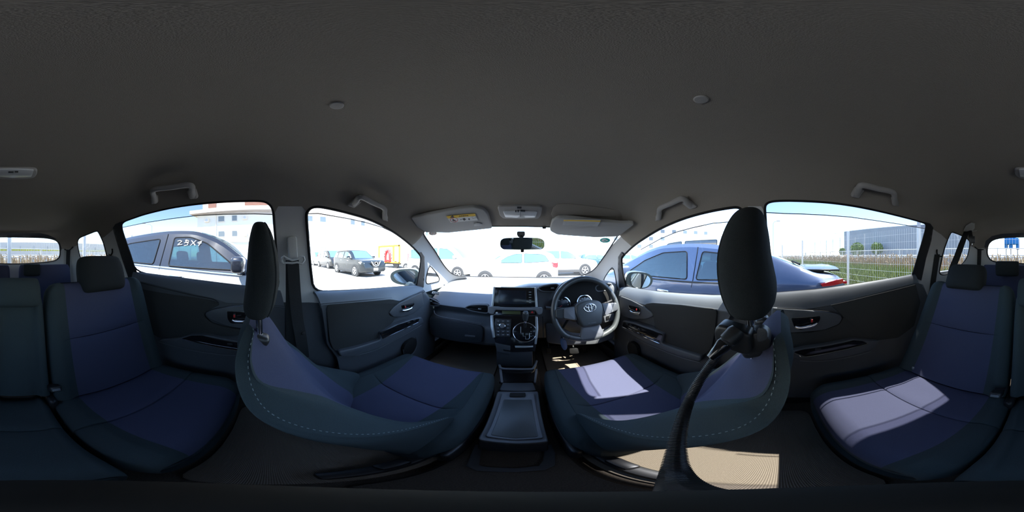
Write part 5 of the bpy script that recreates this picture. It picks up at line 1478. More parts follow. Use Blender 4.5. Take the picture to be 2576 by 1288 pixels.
def car(name, label, loc, heading, L, W, top, belt, paint, upper=None, windows=(), shield=None, back=None, wheels=(0.8, 3.4), wr=0.31, glass='car_glass', rim='alloy', clad=None, low=0.22, cat='car', detail=True, group='cars in the parking lot', tumble=0.20, tail=None, head=None, handles=(), mirror_y=None, plate_=True, grille=None, mirror_paint=None, hollow=False):
    """local frame: y from 0 (tail) to L (nose), z above the ground; heading = angle of the nose direction from +Y, clockwise seen from above"""
    e = empty(name, (loc[0], loc[1], GZ), 0.0, label, cat, group)
    e.rotation_euler = (0, 0, -heading)
    hw = W / 2
    def wid(y):   # plan taper towards nose and tail
        t = min(y, L - y)
        return hw * (1 - 0.16 * max(0, 1 - t / 0.55) ** 2)
    def sec(y):
        zt = lin(top, y); zb = min(lin(belt, y), zt - 0.03); w = wid(y)
        g = max(0.0, min(1.0, (zt - zb) / 0.45))
        wr_ = w - 0.03 - (tumble - 0.03) * g
        return zt, zb, w, wr_, g
    def side_x(y, z):
        zt, zb, w, wr_, g = sec(y)
        ze = zt - 0.05 - 0.02 * g
        if z <= zb: return w - 0.012
        t = min(1, (z - zb) / max(1e-3, ze - zb))
        return (w - 0.012) + (wr_ - (w - 0.012)) * t
    ys = sorted(set([0.0, 0.02, 0.06, 0.14, L - 0.14, L - 0.06, L - 0.02, L] + [p[0] for p in top] + [round(L * k / 44, 4) for k in range(1, 44)]))
    rows = []
    for y in ys:
        zt, zb, w, wr_, g = sec(y)
        zl = low + 0.10 * max(0, 1 - min(y, L - y) / 0.5)
        k = 1.0
        ze = zt - 0.05 - 0.02 * g
        ze = max(ze, zb + 0.005)
        half = [(0, zl), (w - 0.12, zl), (w - 0.02, zl + 0.07), (w, (zl + zb) * 0.5), (w - 0.004, zb - 0.06), (w - 0.014, zb), ((w - 0.014 + wr_) / 2, (zb + ze) / 2), (wr_, ze), (wr_ - 0.05, zt - 0.018), (wr_ * 0.55, zt - 0.004), (0, zt)]
        full = half + [(-a, b) for a, b in half[-2:0:-1]]
        rows.append([Vector((a, y, b)) for a, b in full])
    V, Fc, R, C = loft(rows, 1, 1)
    up = set(range(5, 15))
    if hollow:
        yr_ = [y for y in ys if sec(y)[4] > 0.30 and hollow[0] <= y <= hollow[1]]
        ya, yb_ = yr_[0], yr_[-1]
        keep = []
        for q, f in enumerate(Fc):
            if q < (R - 1) * C and (q % C) in (5, 6, 13, 14):
                i = q // C
                if ys[i] >= ya - 1e-6 and ys[i + 1] <= yb_ + 1e-6: continue
            keep.append(f)
        Fc_full = Fc
        def zedge(y):
            zt, zb, w, wr_, g = sec(y); return max(zt - 0.05 - 0.02 * g, zb + 0.005)
        yy_ = [y for y in ys if ya - 1e-6 <= y <= yb_ + 1e-6]
        reg = [(y, sec(y)[1]) for y in yy_] + [(y, zedge(y)) for y in reversed(yy_)]
        hol = [[(p[0], p[1]) for p in dens(rounded([Vector((a, b)) for a, b in w_], 0.04, 3), 0.10)] for w_ in windows]
        vv, ff_ = cdt(reg, hol, 0.15)
        for s in (-1, 1):
            P = [Vector((s * side_x(p.x, p.y), p.x, p.y)) for p in vv]
            VV, FF = solid(P, ff_, lambda p, s=s: p - Vector((s * 0.03, 0, 0)))
            obj('pillar_frame', VV, FF, upper or paint, e, True, 30, True)
    if upper:
        a, b = [], []
        for q, f in enumerate(Fc):
            yy = ys[min(q // C, len(ys) - 1)]
            zt, zb, w, wr_, g = sec(yy)
            if hollow and q < (R - 1) * C and (q % C) in (5, 6, 13, 14) and ys[q // C] >= ya - 1e-6 and ys[q // C + 1] <= yb_ + 1e-6: continue
            (b if (q < (R - 1) * C and (q % C) in up and g > 0.25) else a).append(f)
        obj('body', *subset(V, a), paint, e, True, 35, True)
        obj('roof', *subset(V, b), upper, e, True, 35, True)
    else:
        obj('body', V, keep if hollow else Fc, paint, e, True, 35, True)
    if hollow:
        obj('cabin_floor', *boxdata((W - 0.2, yb_ - ya, 0.05), (0, (ya + yb_) / 2, 0.55), None, 0.01), 'black_matte', e, rel=True)
        for sy, sw_ in ((hollow[2], 0.26), (hollow[3], 0.30)):
            for q in (-0.36, 0.36):
                st_o = obj('car_seat', *boxdata((sw_ * 1.8, 0.16, 0.62), (q, sy, 0.86), rotx(0.22), 0.06, 3), 'fabric_dark', e, rel=True)
                obj('car_headrest', *boxdata((0.26, 0.10, 0.18), (q, sy - 0.14, 1.27), rotx(0.15), 0.045, 3), 'fabric_dark', st_o, rel=True)
    # side glass
    for s in (-1, 1):
        for wdw in windows:
            P2 = rounded([Vector((a, b)) for a, b in wdw], 0.04, 3)
            v, f = cdt([(p[0], p[1]) for p in dens(P2, 0.10)], [], 0.16)
            P = [Vector((s * (side_x(p.x, p.y) + 0.004), p.x, p.y)) for p in v]
            VV, FF = solid(P, f, lambda p, s=s: p - Vector((s * 0.012, 0, 0)))
            o = obj('side_window', VV, FF, glass, e, True, 30, True)
            if detail:
                tube('window_trim', [Vector((s * (side_x(p[0], p[1]) + 0.004), p[0], p[1])) for p in dens(P2, 0.12)], 0.008, 'rubber', e, 5, True, True)
    def topglass(nm, y0, y1, k=0.86):
        Vg, n, m_ = [], 8, 8
        for i in range(n + 1):
            y = y0 + (y1 - y0) * i / n
            zt, zb, w, wr_, g = sec(y)
            for j in range(m_ + 1):
                u = (j / m_ * 2 - 1) * k
                x = u * (wr_ - 0.02)
                z = zt - 0.004 * (abs(u) / 0.55) if abs(u) < 0.55 else zt - 0.004 - 0.014 * (abs(u) - 0.55) / 0.40
                Vg.append(Vector((x, y, z + 0.006)))
        FF = [[i * (m_ + 1) + j, i * (m_ + 1) + j + 1, (i + 1) * (m_ + 1) + j + 1, (i + 1) * (m_ + 1) + j] for i in range(n) for j in range(m_)]
        VV, FF = solid(Vg, FF, lambda p: p - Vector((0, 0, 0.015)))
        obj(nm, VV, FF, glass, e, True, 30, True)
    if shield: topglass('windshield', *shield)
    if back: topglass('back_window', *back)
    # wheels
    for yw in wheels:
        for s in (-1, 1):
            x = s * (wid(yw) - 0.10)
            obj('wheel_arch', *lathe([(wr + 0.055, 0.0), (wr + 0.055, 0.108), (wr - 0.06, 0.112), (wr - 0.06, 0)], 28, (x, yw, wr), (s, 0, 0)), clad or 'cladding', e, True, 30, True)
            wv = obj('wheel', *lathe([(wr * 0.62, -0.09), (wr * 0.94, -0.09), (wr, -0.06), (wr, 0.08), (wr * 0.95, 0.11), (wr * 0.66, 0.118), (wr * 0.62, 0.10)], 30, (x, yw, wr), (s, 0, 0)), 'tyre', e, True, 30, True)
            rr = obj('wheel_rim', *lathe([(wr * 0.66, 0.085), (wr * 0.66, 0.116), (wr * 0.58, 0.112), (wr * 0.56, 0.085), (wr * 0.2, 0.088), (wr * 0.14, 0.108), (0, 0.11)], 30, (x, yw, wr), (s, 0, 0)), rim, wv, True, 30, True)
            parts = []
            for k in range(5):
                a = 2 * PI * k / 5 + 0.3
                for dl in (-0.13, 0.13):
                    p0 = Vector((x + s * 0.104, yw + math.cos(a) * wr * 0.1, wr + math.sin(a) * wr * 0.1)); p1 = Vector((x + s * 0.106, yw + math.cos(a + dl) * wr * 0.62, wr + math.sin(a + dl) * wr * 0.62))
                    parts.append(tubedata([p0, p1], wr * 0.045, 6))
            obj('rim_spokes', *joinm(parts), rim, wv, True, 30, True)
    # lamps, mirrors, handles, plates
    for s in (-1, 1):
        if head:
            for L_ in (head,):
                P = [Vector((s * (wid(min(a, L - 0.02)) + 0.004 if a < L - 0.25 else wid(min(a, L - 0.001)) * k_), a, b)) for a, b, k_ in L_]
                prism('headlamp', P, Vector((-s * 0.03, -0.03, 0)), 'lamp_clear', e, 0, rel=True)
        if tail:
            P = [Vector((s * (wid(a) + 0.006), a, b)) for a, b in tail]
            prism('tail_lamp', P, Vector((-s * 0.04, 0.0, 0)), 'tail_red', e, 0, rel=True)
            P = [Vector((s * wid(0) * q, 0.012 - 0.012, z)) for q, z in ((1.02, tail[0][1]), (0.62, tail[0][1] - 0.01), (0.62, tail[-1][1] + 0.02), (1.02, tail[-1][1]))]
            prism('rear_lamp', P, Vector((0, 0.05, 0)), 'tail_red', e, 0, rel=True)
        if mirror_y:
            my, mz = mirror_y
            w = wid(my)
            Vm, Fm = boxdata((0.23, 0.13, 0.165), (s * (w + 0.12), my, mz), None, 0.045, 4)
            mo_ = obj('door_mirror', Vm, Fm, mirror_paint or upper or paint, e, True, 40, True)
            obj('mirror_base', *boxdata((0.10, 0.07, 0.05), (s * (w + 0.02), my + 0.02, mz - 0.07), None, 0.015), 'cladding', e, rel=True)
            obj('mirror_lamp', *boxdata((0.14, 0.02, 0.03), (s * (w + 0.13), my + 0.055, mz - 0.05), None, 0.008), 'lamp_clear', mo_, rel=True)
        for hy, hz_ in handles:
            obj('door_handle', *boxdata((0.03, 0.20, 0.035), (s * (wid(hy) + 0.012), hy, hz_), None, 0.012, 3), 'chrome' if detail else paint, e, rel=True)
    if clad:
        for s in (-1, 1):
            obj('side_cladding', *boxdata((0.05, wheels[1] - wheels[0] - 2 * wr, 0.20), (s * (hw - 0.015), sum(wheels) / 2, low + 0.10), None, 0.02), clad, e, rel=True)
    if grille:
        P = [Vector((a, L - 0.01, b)) for a, b in grille]
        prism('grille', P, (0, 0.02, 0), 'cladding', e, 0.004, rel=True)
    if plate_:
        obj('number_plate', *boxdata((0.33, 0.015, 0.165), (0, L + 0.008, 0.48), None, 0.004), 'white_print', e, rel=True)
        obj('number_plate', *boxdata((0.33, 0.015, 0.165), (0, -0.008, 0.62), None, 0.004), 'white_print', e, rel=True)
    return e, side_x, wid

# black roofed white car beside the passenger side
LY = -3.10
nl, sx, wd = car('parked_hatchback', 'white car with black roof parked close beside the passenger side', (-2.585, LY), 0.0, 4.02, 1.70,
    [(0, 0.95), (0.05, 1.10), (0.22, 1.42), (0.45, 1.60), (1.0, 1.655), (1.6, 1.67), (2.1, 1.64), (2.45, 1.52), (2.80, 1.28), (3.08, 1.05), (3.4, 1.00), (3.75, 0.93), (3.95, 0.80), (4.02, 0.62)],
    [(0, 1.15), (1.2, 1.145), (2.0, 1.11), (2.9, 1.065), (4.0, 1.02)], 'paint_white', 'roof_black',
    windows=[[(0.62, 1.20), (0.78, 1.46), (0.95, 1.50), (1.62, 1.535), (1.60, 1.165)], [(1.86, 1.15), (1.86, 1.54), (2.12, 1.53), (2.35, 1.44), (2.78, 1.12)]],
    shield=(2.22, 3.02), back=(0.08, 0.30), wheels=(0.72, 3.24), wr=0.32, clad='cladding', handles=((1.42, 1.02), (2.00, 1.02)), mirror_y=(2.80, 1.19), head=[(3.42, 0.84, 1), (3.70, 0.92, 1), (3.92, 0.80, 0.98), (3.93, 0.70, 0.98), (3.62, 0.74, 1)], tail=[(0.30, 1.05), (0.04, 1.05), (0.04, 0.85), (0.25, 0.88)], mirror_paint='roof_black', glass='clear_car_glass', hollow=(0.40, 3.0, 1.95, 1.05))
# chrome belt strip, door gaps, and the chalk figures on the front door glass
for s in (1,):
    tube('belt_strip', [Vector((s * (sx(y, z) + 0.008), y, z)) for y, z in ((0.60, 1.178), (1.2, 1.155), (2.0, 1.122), (2.82, 1.075))], 0.011, 'chrome', nl, 6, rel=True)
    for L_ in (((1.74, 1.60), (1.72, 1.15), (1.70, 0.40)), ((2.86, 1.10), (2.90, 0.75), (2.88, 0.40)), ((0.60, 1.20), (0.80, 0.70), (1.0, 0.42))):
        tube('door_gap', [Vector((s * (sx(y, z) + 0.003), y, z)) for y, z in dens([Vector(q) for q in L_], 0.08, False)], 0.005, 'black_matte', nl, 5, rel=True)
def chalk(strokes, y0, z0, k):
    parts = []
    for S in strokes:
        P = [Vector((sx(y0 + a * k, z0 + b * k) + 0.011, y0 + a * k, z0 + b * k)) for a, b in S]
        parts.append(tubedata(dens(P, 0.02, False), 0.006, 5))
    return joinm(parts)
obj('chalk_mark', *chalk([[(0, 0.9), (0.5, 1.0), (0.9, 0.8), (0.1, 0.15), (1.1, 0.25)]], 1.93, 1.415, 0.075), 'chalk', nl, rel=True)
obj('chalk_mark', *chalk([[(0.2, 1.0), (0.9, 0.9)], [(0.5, 1.1), (0.35, 0.55), (0.9, 0.5), (0.8, 0.1), (0.2, 0.0)], [(0.1, 0.5), (1.0, 0.7)]], 2.03, 1.415, 0.075), 'chalk', nl, rel=True)
obj('chalk_mark', *chalk([[(0, 0.05), (0.9, 0.95)], [(0.05, 0.95), (0.9, 0.05)]], 2.135, 1.41, 0.075), 'chalk', nl, rel=True)
obj('chalk_mark', *chalk([[(0.0, 0.6), (0.8, 0.95), (0.3, 0.0)], [(0.2, 0.45), (0.8, 0.55)]], 2.225, 1.405, 0.070), 'chalk', nl, rel=True)

# dark blue liftback beside the driver side
RY = -0.80
nr, sx, wd = car('parked_liftback', 'dark blue liftback with rear spoiler parked close beside the driver side', (2.60, RY), 0.0, 4.55, 1.76,
    [(0, 0.80), (0.03, 0.99), (0.12, 1.055), (0.36, 1.085), (0.58, 1.17), (0.90, 1.29), (1.20, 1.375), (1.60, 1.44), (2.05, 1.475), (2.45, 1.47), (2.85, 1.40), (3.2, 1.27), (3.62, 1.08), (3.85, 0.98), (4.2, 0.90), (4.45, 0.76), (4.55, 0.55)],
    [(0, 0.98), (1.0, 0.985), (2.0, 0.93), (3.3, 0.90), (4.5, 0.86)], 'paint_navy', None,
    windows=[[(1.02, 1.03), (1.20, 1.20), (1.50, 1.31), (1.78, 1.34), (1.80, 0.985)], [(1.93, 0.98), (2.02, 1.345), (2.45, 1.33), (2.85, 1.20), (3.25, 0.96)]],
    shield=(2.62, 3.62), back=(0.50, 1.45), wheels=(0.92, 3.60), wr=0.32, handles=((1.60, 0.80), (2.30, 0.79)), mirror_y=(3.10, 1.03), tail=[(0.36, 0.968), (0.25, 0.988), (0.06, 1.005), (0.05, 0.952), (0.20, 0.935), (0.34, 0.938)], head=[(4.0, 0.74, 1), (4.2, 0.80, 1), (4.44, 0.70, 0.97), (4.46, 0.62, 0.97), (4.1, 0.66, 1)], glass='clear_car_glass', hollow=(0.95, 3.5, 2.2, 1.3))
tube('window_line', [Vector((-(sx(y, z) + 0.006), y, z)) for y, z in ((1.0, 0.985), (1.8, 0.955), (2.6, 0.935), (3.3, 0.92))], 0.012, 'cladding', nr, 6, rel=True)
for L_ in (((1.86, 1.40), (1.84, 0.98), (1.90, 0.40)), ((3.30, 0.96), (3.34, 0.70), (3.30, 0.40)), ((0.98, 1.05), (0.95, 0.85), (1.15, 0.6))):
    tube('door_gap', [Vector((-(sx(y, z) + 0.003), y, z)) for y, z in dens([Vector(q) for q in L_], 0.08, False)], 0.005, 'black_matte', nr, 5, rel=True)
# spoiler and wiper on its tail
sp_ = [(0.50, -0.62, 1.13), (0.06, -0.66, 1.125), (0.02, -0.4, 1.145), (0.0, 0.0, 1.15), (0.02, 0.4, 1.145), (0.06, 0.66, 1.125), (0.50, 0.62, 1.13), (0.46, 0.0, 1.15)]
prism('tail_spoiler', [Vector((x, y * 1.0, z - 0.035)) for y, x, z in sp_], (0, 0, 0.022), 'paint_darkblue', nr, 0.008, 3, rel=True)
for q in (-0.5, 0.5):
    obj('spoiler_leg', *boxdata((0.05, 0.14, 0.06), (q, 0.30, 1.09), None, 0.01), 'paint_darkblue', nr, rel=True)
tube('rear_wiper', [Vector((-0.10, 0.62, 1.203)), Vector((-0.35, 0.60, 1.198)), Vector((-0.58, 0.56, 1.178))], 0.012, 'rubber', nr, 6, rel=True)

# other cars of the lot
SUV_T = [(0, 0.95), (0.04, 1.15), (0.20, 1.50), (0.45, 1.66), (1.2, 1.72), (2.2, 1.73), (2.6, 1.68), (3.0, 1.45), (3.45, 1.14), (3.8, 1.09), (4.3, 1.02), (4.55, 0.88), (4.65, 0.6)]
SUV_B = [(0, 1.14), (2.0, 1.10), (4.6, 1.03)]
SUV_W = [[(0.45, 1.20), (0.62, 1.50), (0.95, 1.56), (1.0, 1.16)], [(1.08, 1.16), (1.05, 1.57), (1.95, 1.60), (1.95, 1.14)], [(2.05, 1.14), (2.05, 1.60), (2.5, 1.57), (2.85, 1.40), (3.2, 1.13)]]
VAN_T = [(0, 1.0), (0.03, 1.4), (0.10, 1.75), (0.3, 1.88), (1.5, 1.91), (3.0, 1.90), (3.35, 1.82), (3.75, 1.50), (4.10, 1.15), (4.4, 1.03), (4.62, 0.88), (4.70, 0.6)]
VAN_B = [(0, 1.08), (2.5, 1.06), (4.7, 1.00)]
VAN_W = [[(0.18, 1.15), (0.25, 1.70), (1.25, 1.74), (1.25, 1.12)], [(1.38, 1.12), (1.38, 1.74), (2.45, 1.74), (2.45, 1.11)], [(2.58, 1.11), (2.58, 1.74), (3.1, 1.70), (3.45, 1.48), (3.75, 1.12)]]
HAT_T = [(0, 0.9), (0.04, 1.05), (0.22, 1.36), (0.5, 1.47), (1.1, 1.51), (1.8, 1.50), (2.2, 1.42), (2.7, 1.14), (2.95, 1.00), (3.4, 0.92), (3.75, 0.78), (3.85, 0.55)]
HAT_B = [(0, 1.0), (1.5, 0.95), (3.8, 0.88)]
HAT_W = [[(0.40, 1.05), (0.55, 1.30), (0.75, 1.36), (1.45, 1.38), (1.45, 0.99)], [(1.55, 0.99), (1.55, 1.38), (1.85, 1.36), (2.2, 1.24), (2.60, 0.98)]]
SED_T = [(0, 0.8), (0.04, 0.95), (0.5, 1.02), (0.85, 1.12), (1.3, 1.36), (1.7, 1.44), (2.4, 1.44), (2.8, 1.30), (3.3, 1.02), (3.6, 0.95), (4.2, 0.86), (4.45, 0.74), (4.5, 0.55)]
def suv(label, loc, hd, paint, **k):
    return car('parked_suv', label, loc, hd, 4.65, 1.82, SUV_T, SUV_B, paint, windows=SUV_W, shield=(2.72, 3.42), back=(0.05, 0.24), wheels=(0.92, 3.66), wr=0.36, clad='cladding', mirror_y=(3.05, 1.20), handles=((1.75, 1.0), (2.75, 0.98)), head=[(4.1, 0.90, 1), (4.35, 0.96, 1), (4.56, 0.86, 0.97), (4.57, 0.78, 0.95), (4.3, 0.80, 1)], tail=[(0.40, 1.10), (0.03, 1.10), (0.03, 0.90), (0.3, 0.92)], **k)
def van(label, loc, hd, paint, **k):
    return car('parked_van', label, loc, hd, 4.70, 1.74, VAN_T, VAN_B, paint, windows=VAN_W, shield=(3.38, 4.08), back=(0.03, 0.12), wheels=(0.80, 3.80), wr=0.32, mirror_y=(3.65, 1.22), handles=((1.60, 0.98), (2.70, 0.98)), head=[(4.2, 0.85, 1), (4.4, 0.93, 1), (4.60, 0.82, 0.97), (4.62, 0.72, 0.95), (4.4, 0.74, 1)], tail=[(0.16, 1.45), (0.03, 1.45), (0.03, 0.95), (0.14, 0.95)], tumble=0.12, **k)
def hatch(label, loc, hd, paint, **k):
    return car('parked_hatchback', label, loc, hd, 3.85, 1.68, HAT_T, HAT_B, paint, windows=HAT_W, shield=(2.28, 2.92), back=(0.06, 0.26), wheels=(0.62, 3.12), wr=0.30, rim='hubcap', mirror_y=(2.48, 1.06), handles=((1.22, 0.86), (1.80, 0.85)), head=[(3.3, 0.72, 1), (3.55, 0.80, 1), (3.76, 0.70, 0.97), (3.78, 0.62, 0.95), (3.5, 0.64, 1)], tail=[(0.30, 1.0), (0.03, 0.98), (0.03, 0.76), (0.22, 0.80)], **k)
H90 = PI / 2
xt = suv('black crossover with six spoke wheels beyond the passenger window', (-12.45, 6.05), H90, 'paint_darkblue', grille=[(-0.42, 0.95), (0.42, 0.95), (0.20, 0.62), (-0.20, 0.62)])
nr_, _, _ = xt
for s in (-1, 1):
    tube('grille_bar', [Vector((s * 0.34, 4.67, 0.95)), Vector((s * 0.17, 4.68, 0.70)), Vector((0, 4.68, 0.66))], 0.03, 'chrome', nr_, 8, rel=True)
obj('grille_badge', *lathe([(0.10, 0), (0.10, 0.02), (0.075, 0.02), (0.075, 0.0)], 24, (0, 4.67, 0.83), (0, 1, 0)), 'chrome', nr_, rel=True)
van('black minivan parked behind the black crossover', (-19.2, 6.75), H90, 'paint_black')
van('white minivan farthest along the row beyond the black minivan', (-25.0, 6.9), H90, 'paint_white')
hatch('white small car half hidden by the passenger side windshield pillar', (-6.35, 11.5), -H90, 'paint_white')
van('white van with wide side windows seen through the windshield', (-7.45, 9.25), H90, 'paint_white')
hatch('white hatchback crossing just ahead of the windshield', (1.45, 7.65), -H90, 'paint_white')
hatch('white hatchback behind the nearer white one', (0.2, 13.2), -H90, 'paint_white')
suv('white off roader with dark lower cladding ahead of the steering wheel', (0.25, 10.9), H90, 'paint_white')
hatch('teal hatchback right of the white off roader', (4.6, 13.5), H90, 'paint_teal')
hatch('white hatchback seen over the front of the blue liftback', (8.6, 14.0), H90 + 0.2, 'paint_white')
suv('dark blue wagon behind the far white hatchback', (11.5, 19.0), H90, 'paint_darkblue')
van('white van parked beyond the dark blue liftback', (5.0, 0.35), 0.0, 'paint_white', glass='car_glass_dark')

# ------------------------------------------------------------------ buildings
mat('wall_cream', (0.80, 0.73, 0.64), 0.9, noise=0.06, nscale=0.4)
mat('wall_white', (0.82, 0.80, 0.77), 0.9, noise=0.05, nscale=0.3)
mat('brick_brown', (0.36, 0.19, 0.14), 0.9)
mat('far_glass', (0.16, 0.18, 0.20), 0.15, spec=0.8)
mat('shed_blue', (0.36, 0.40, 0.46), 0.6, noise=0.1, nscale=1.0)
mat('galv', (0.55, 0.56, 0.57), 0.5, metal=0.4)
mat('fence_white', (0.80, 0.81, 0.80), 0.5)
mat('orange', (0.85, 0.33, 0.03), 0.6)
mat('yellow_stripe', (0.62, 0.66, 0.04), 0.6)
mat('machine_blue', (0.01, 0.22, 0.62), 0.5)
mat('bush', (0.16, 0.24, 0.05), 0.9, noise=0.5, nscale=4)
mat('grass', (0.20, 0.30, 0.04), 0.9, noise=0.5, nscale=2.5, col2=(0.34, 0.36, 0.08))
mat('reed', (0.50, 0.34, 0.19), 0.9, noise=0.35, nscale=3, col2=(0.62, 0.45, 0.28))

ap = empty('apartment_building', (-29.0, 8.0, GZ), label='long cream apartment block with small windows and overhanging roof', cat='building')
def bx(nm, x0, x1, y0, y1, z0, z1, m, par): return obj(nm, *boxdata((x1 - x0, y1 - y0, z1 - z0), ((x0 + x1) / 2, (y0 + y1) / 2, (z0 + z1) / 2)), m, par)
bx('wall', -41, -29, -13.5, 46, GZ, 8.2, 'wall_white', ap)
bx('eave', -42, -27.8, -14.6, 47, 8.2, 8.9, 'wall_cream', ap)
bx('upper_storey', -41, -29.6, -12.6, 45, 8.9, 12.6, 'wall_cream', ap)
bx('parapet', -41.5, -29.2, -13.0, 45.5, 12.6, 13.2, 'wall_cream', ap)
bx('storey_band', -41.2, -28.75, -13.7, 46.2, 2.55, 2.85, 'wall_cream', ap)
wn = None
def win(y, z, w=1.0, h=1.15):
    global wn
    if wn is None:
        V, Fc = boxdata((0.16, 1, 1), (0, 0, 0))
        wn = bpy.data.meshes.new('window'); wn.from_pydata(V, [], Fc); wn.materials.append(MATS['far_glass'])
    o = bpy.data.objects.new('window', wn); COL.objects.link(o); o.parent = ap
    o.location = Vector((-28.97, y, z)) - ap.location; o.scale = (1, w, h)
    f = bpy.data.objects.new('window_sill', bpy.data.meshes.get('sill_box') or sill()); COL.objects.link(f); f.parent = o
    f.location = (0.06, 0, -0.56)
def sill():
    V, Fc = boxdata((0.14, 1.15, 0.10), (0, 0, 0))
    me = bpy.data.meshes.new('sill_box'); me.from_pydata(V, [], Fc); me.materials.append(MATS['wall_cream']); return me
for z in (7.0, 4.1, 1.2):
    for k, y in enumerate((-8.6, -6.1, 7.6, 10.1, 16.5, 19.0, 25.5, 28.0, 34.5, 37.0, 42.5)):
        win(y, z, 0.85 if k % 3 else 1.1, 1.0)
for y, z in ((-11.4, 6.9), (-4.2, 7.0), (2.2, 7.0), (13.4, 7.0), (22.0, 7.0), (-4.2, 3.9), (-11.4, 3.9), (13.4, 3.9), (22.0, 3.9)):
    u = bx('air_conditioner', -29.0, -28.55, y - 0.45, y + 0.45, z - 0.35, z + 0.35, 'wall_cream', ap)
    obj('fan_grille', *lathe([(0.25, 0), (0.25, 0.02), (0, 0.02)], 16, (-28.55, y, z), (1, 0, 0)), 'galv', u)
for y, w in ((-10.6, 1.6), (-2.2, 4.2), (3.2, 1.4), (9.5, 1.4), (18, 4.2), (27, 1.4)):
    q = bx('brown_panel', -29.7, -29.48, y - w / 2, y + w / 2, 9.6, 11.6, 'brick_brown', ap)
    for k in range(int(w / 0.6)):
        yy = y - w / 2 + 0.4 + k * 0.6
        bx('panel_slot', -29.5, -29.44, yy - 0.12, yy + 0.12, 10.7, 11.3, 'wall_cream', q)
tube('drain_pipe', [Vector((-28.9, -9.6, GZ)), Vector((-28.9, -9.6, 8.2))], 0.07, 'wall_cream', ap, 6)

ap2 = empty('office_building', (48, 42, GZ), label='white distant office block seen above the blue liftback', cat='building')
def bx2(nm, c, sx_, sy_, z0, z1, m, par, a=0.0): return obj(nm, *boxdata((sx_, sy_, z1 - z0), (c[0], c[1], (z0 + z1) / 2), rotz(a)), m, par)
aa = math.radians(-40)
bx2('wall', (52, 46), 46, 10, GZ, 12.5, 'wall_white', ap2, aa)
bx2('parapet', (52, 46), 46.8, 10.8, 12.5, 13.3, 'wall_cream', ap2, aa)
dirv = Vector((math.cos(aa), math.sin(aa), 0)); nv2 = Vector((math.sin(aa), -math.cos(aa), 0))
for z in (9.8, 6.8, 3.8):
    for k in range(9):
        c = Vector((52, 46, 0)) + dirv * (-19 + k * 4.6) + nv2 * 5.02
        w_ = bx2('window', c, 1.5, 0.12, z - 0.65, z + 0.65, 'far_glass', ap2, aa)
        bx2('window_sill', c + nv2 * 0.06, 1.7, 0.12, z - 0.78, z - 0.66, 'wall_cream', w_, aa)

wh_ = empty('warehouse', (28, -22, GZ), label='blue grey ribbed warehouse beyond the fence', cat='building')
A_, B_ = Vector((32.0, -20.2, 0)), Vector((11.5, -30.5, 0))
dv = (B_ - A_); nn_ = int(dv.length / 0.75)
for k in range(nn_):
    c = A_ + dv * ((k + 0.5) / nn_); a = math.atan2(dv.y, dv.x)
    bx2('wall_panel', c, dv.length / nn_ * 0.86, 0.30, GZ, 4.55, 'shed_blue', wh_, a)
bx2('wall', (A_ + B_) / 2 + Vector((dv.y, -dv.x, 0)).normalized() * 5.0, dv.length, 9.8, GZ, 4.5, 'shed_blue', wh_, math.atan2(dv.y, dv.x))
bx2('roof_edge', (A_ + B_) / 2, dv.length + 0.3, 0.5, 4.55, 4.75, 'galv', wh_, math.atan2(dv.y, dv.x))
for z in (1.2, 2.9):
    bx2('wall_rail', (A_ + B_) / 2 - Vector((dv.y, -dv.x, 0)).normalized() * 0.18, dv.length, 0.08, z, z + 0.12, 'galv', wh_, math.atan2(dv.y, dv.x))

TX = -3.5
# orange and white stall behind the crossover
fs = empty('advertising_truck', (-9.2 + TX, 12.0, GZ), label='white box truck with orange edges and a red arch mark', cat='truck')
bx('box_body', -11.4 + TX, -8.0 + TX, 12.0, 14.2, GZ + 0.55, 1.15, 'paint_white', fs)
for x0, x1, z0, z1, m in ((-11.45, -8.0, 0.98, 1.18, 'orange'), (-9.05, -8.75, -0.55, 1.0, 'yellow_print'), (-8.15, -7.95, -0.75, 1.16, 'orange'), (-11.45, -11.2, -0.2, 1.0, 'yellow_print'), (-11.4, -8.0, GZ + 0.52, GZ + 0.66, 'orange')):
    bx('edge_band', x0 + TX, x1 + TX, 11.96, 12.05, z0, z1, m, fs)
for y0 in (12.1, 14.1):
    for x0 in (-10.8, -8.6):
        wv = obj('wheel', *lathe([(0.20, -0.1), (0.36, -0.1), (0.38, 0), (0.36, 0.1), (0.2, 0.1)], 24, (x0 + TX, y0, GZ + 0.38), (0, 1, 0)), 'tyre', fs)
bx('chassis', -11.2 + TX, -8.1 + TX, 12.3, 13.9, GZ + 0.38, GZ + 0.56, 'cladding', fs)
def xz(c, L_, y): return [Vector((c[0] + a, y, c[1] + b)) for a, b in L_]
cR = (-9.75 + TX, 0.02)
tube('arch_mark', xz(cR, [(-0.36, -0.55), (-0.34, 0.1), (-0.20, 0.46), (0, 0.56), (0.20, 0.46), (0.34, 0.1), (0.36, -0.55)], 11.93), 0.13, 'red_mark', fs, 8)
tube('arch_foot', xz(cR, [(-0.48, -0.62), (0.0, -0.50), (0.48, -0.62)], 11.93), 0.10, 'red_mark', fs, 8)
for k in range(14):
    a0 = 2 * PI * k / 14; a1 = a0 + 0.26
    tube('ring_dash', xz(cR, [(0.62 * math.cos(a0), 0.75 * math.sin(a0)), (0.62 * math.cos(a1), 0.75 * math.sin(a1))], 11.94), 0.035, 'cladding', fs, 6)

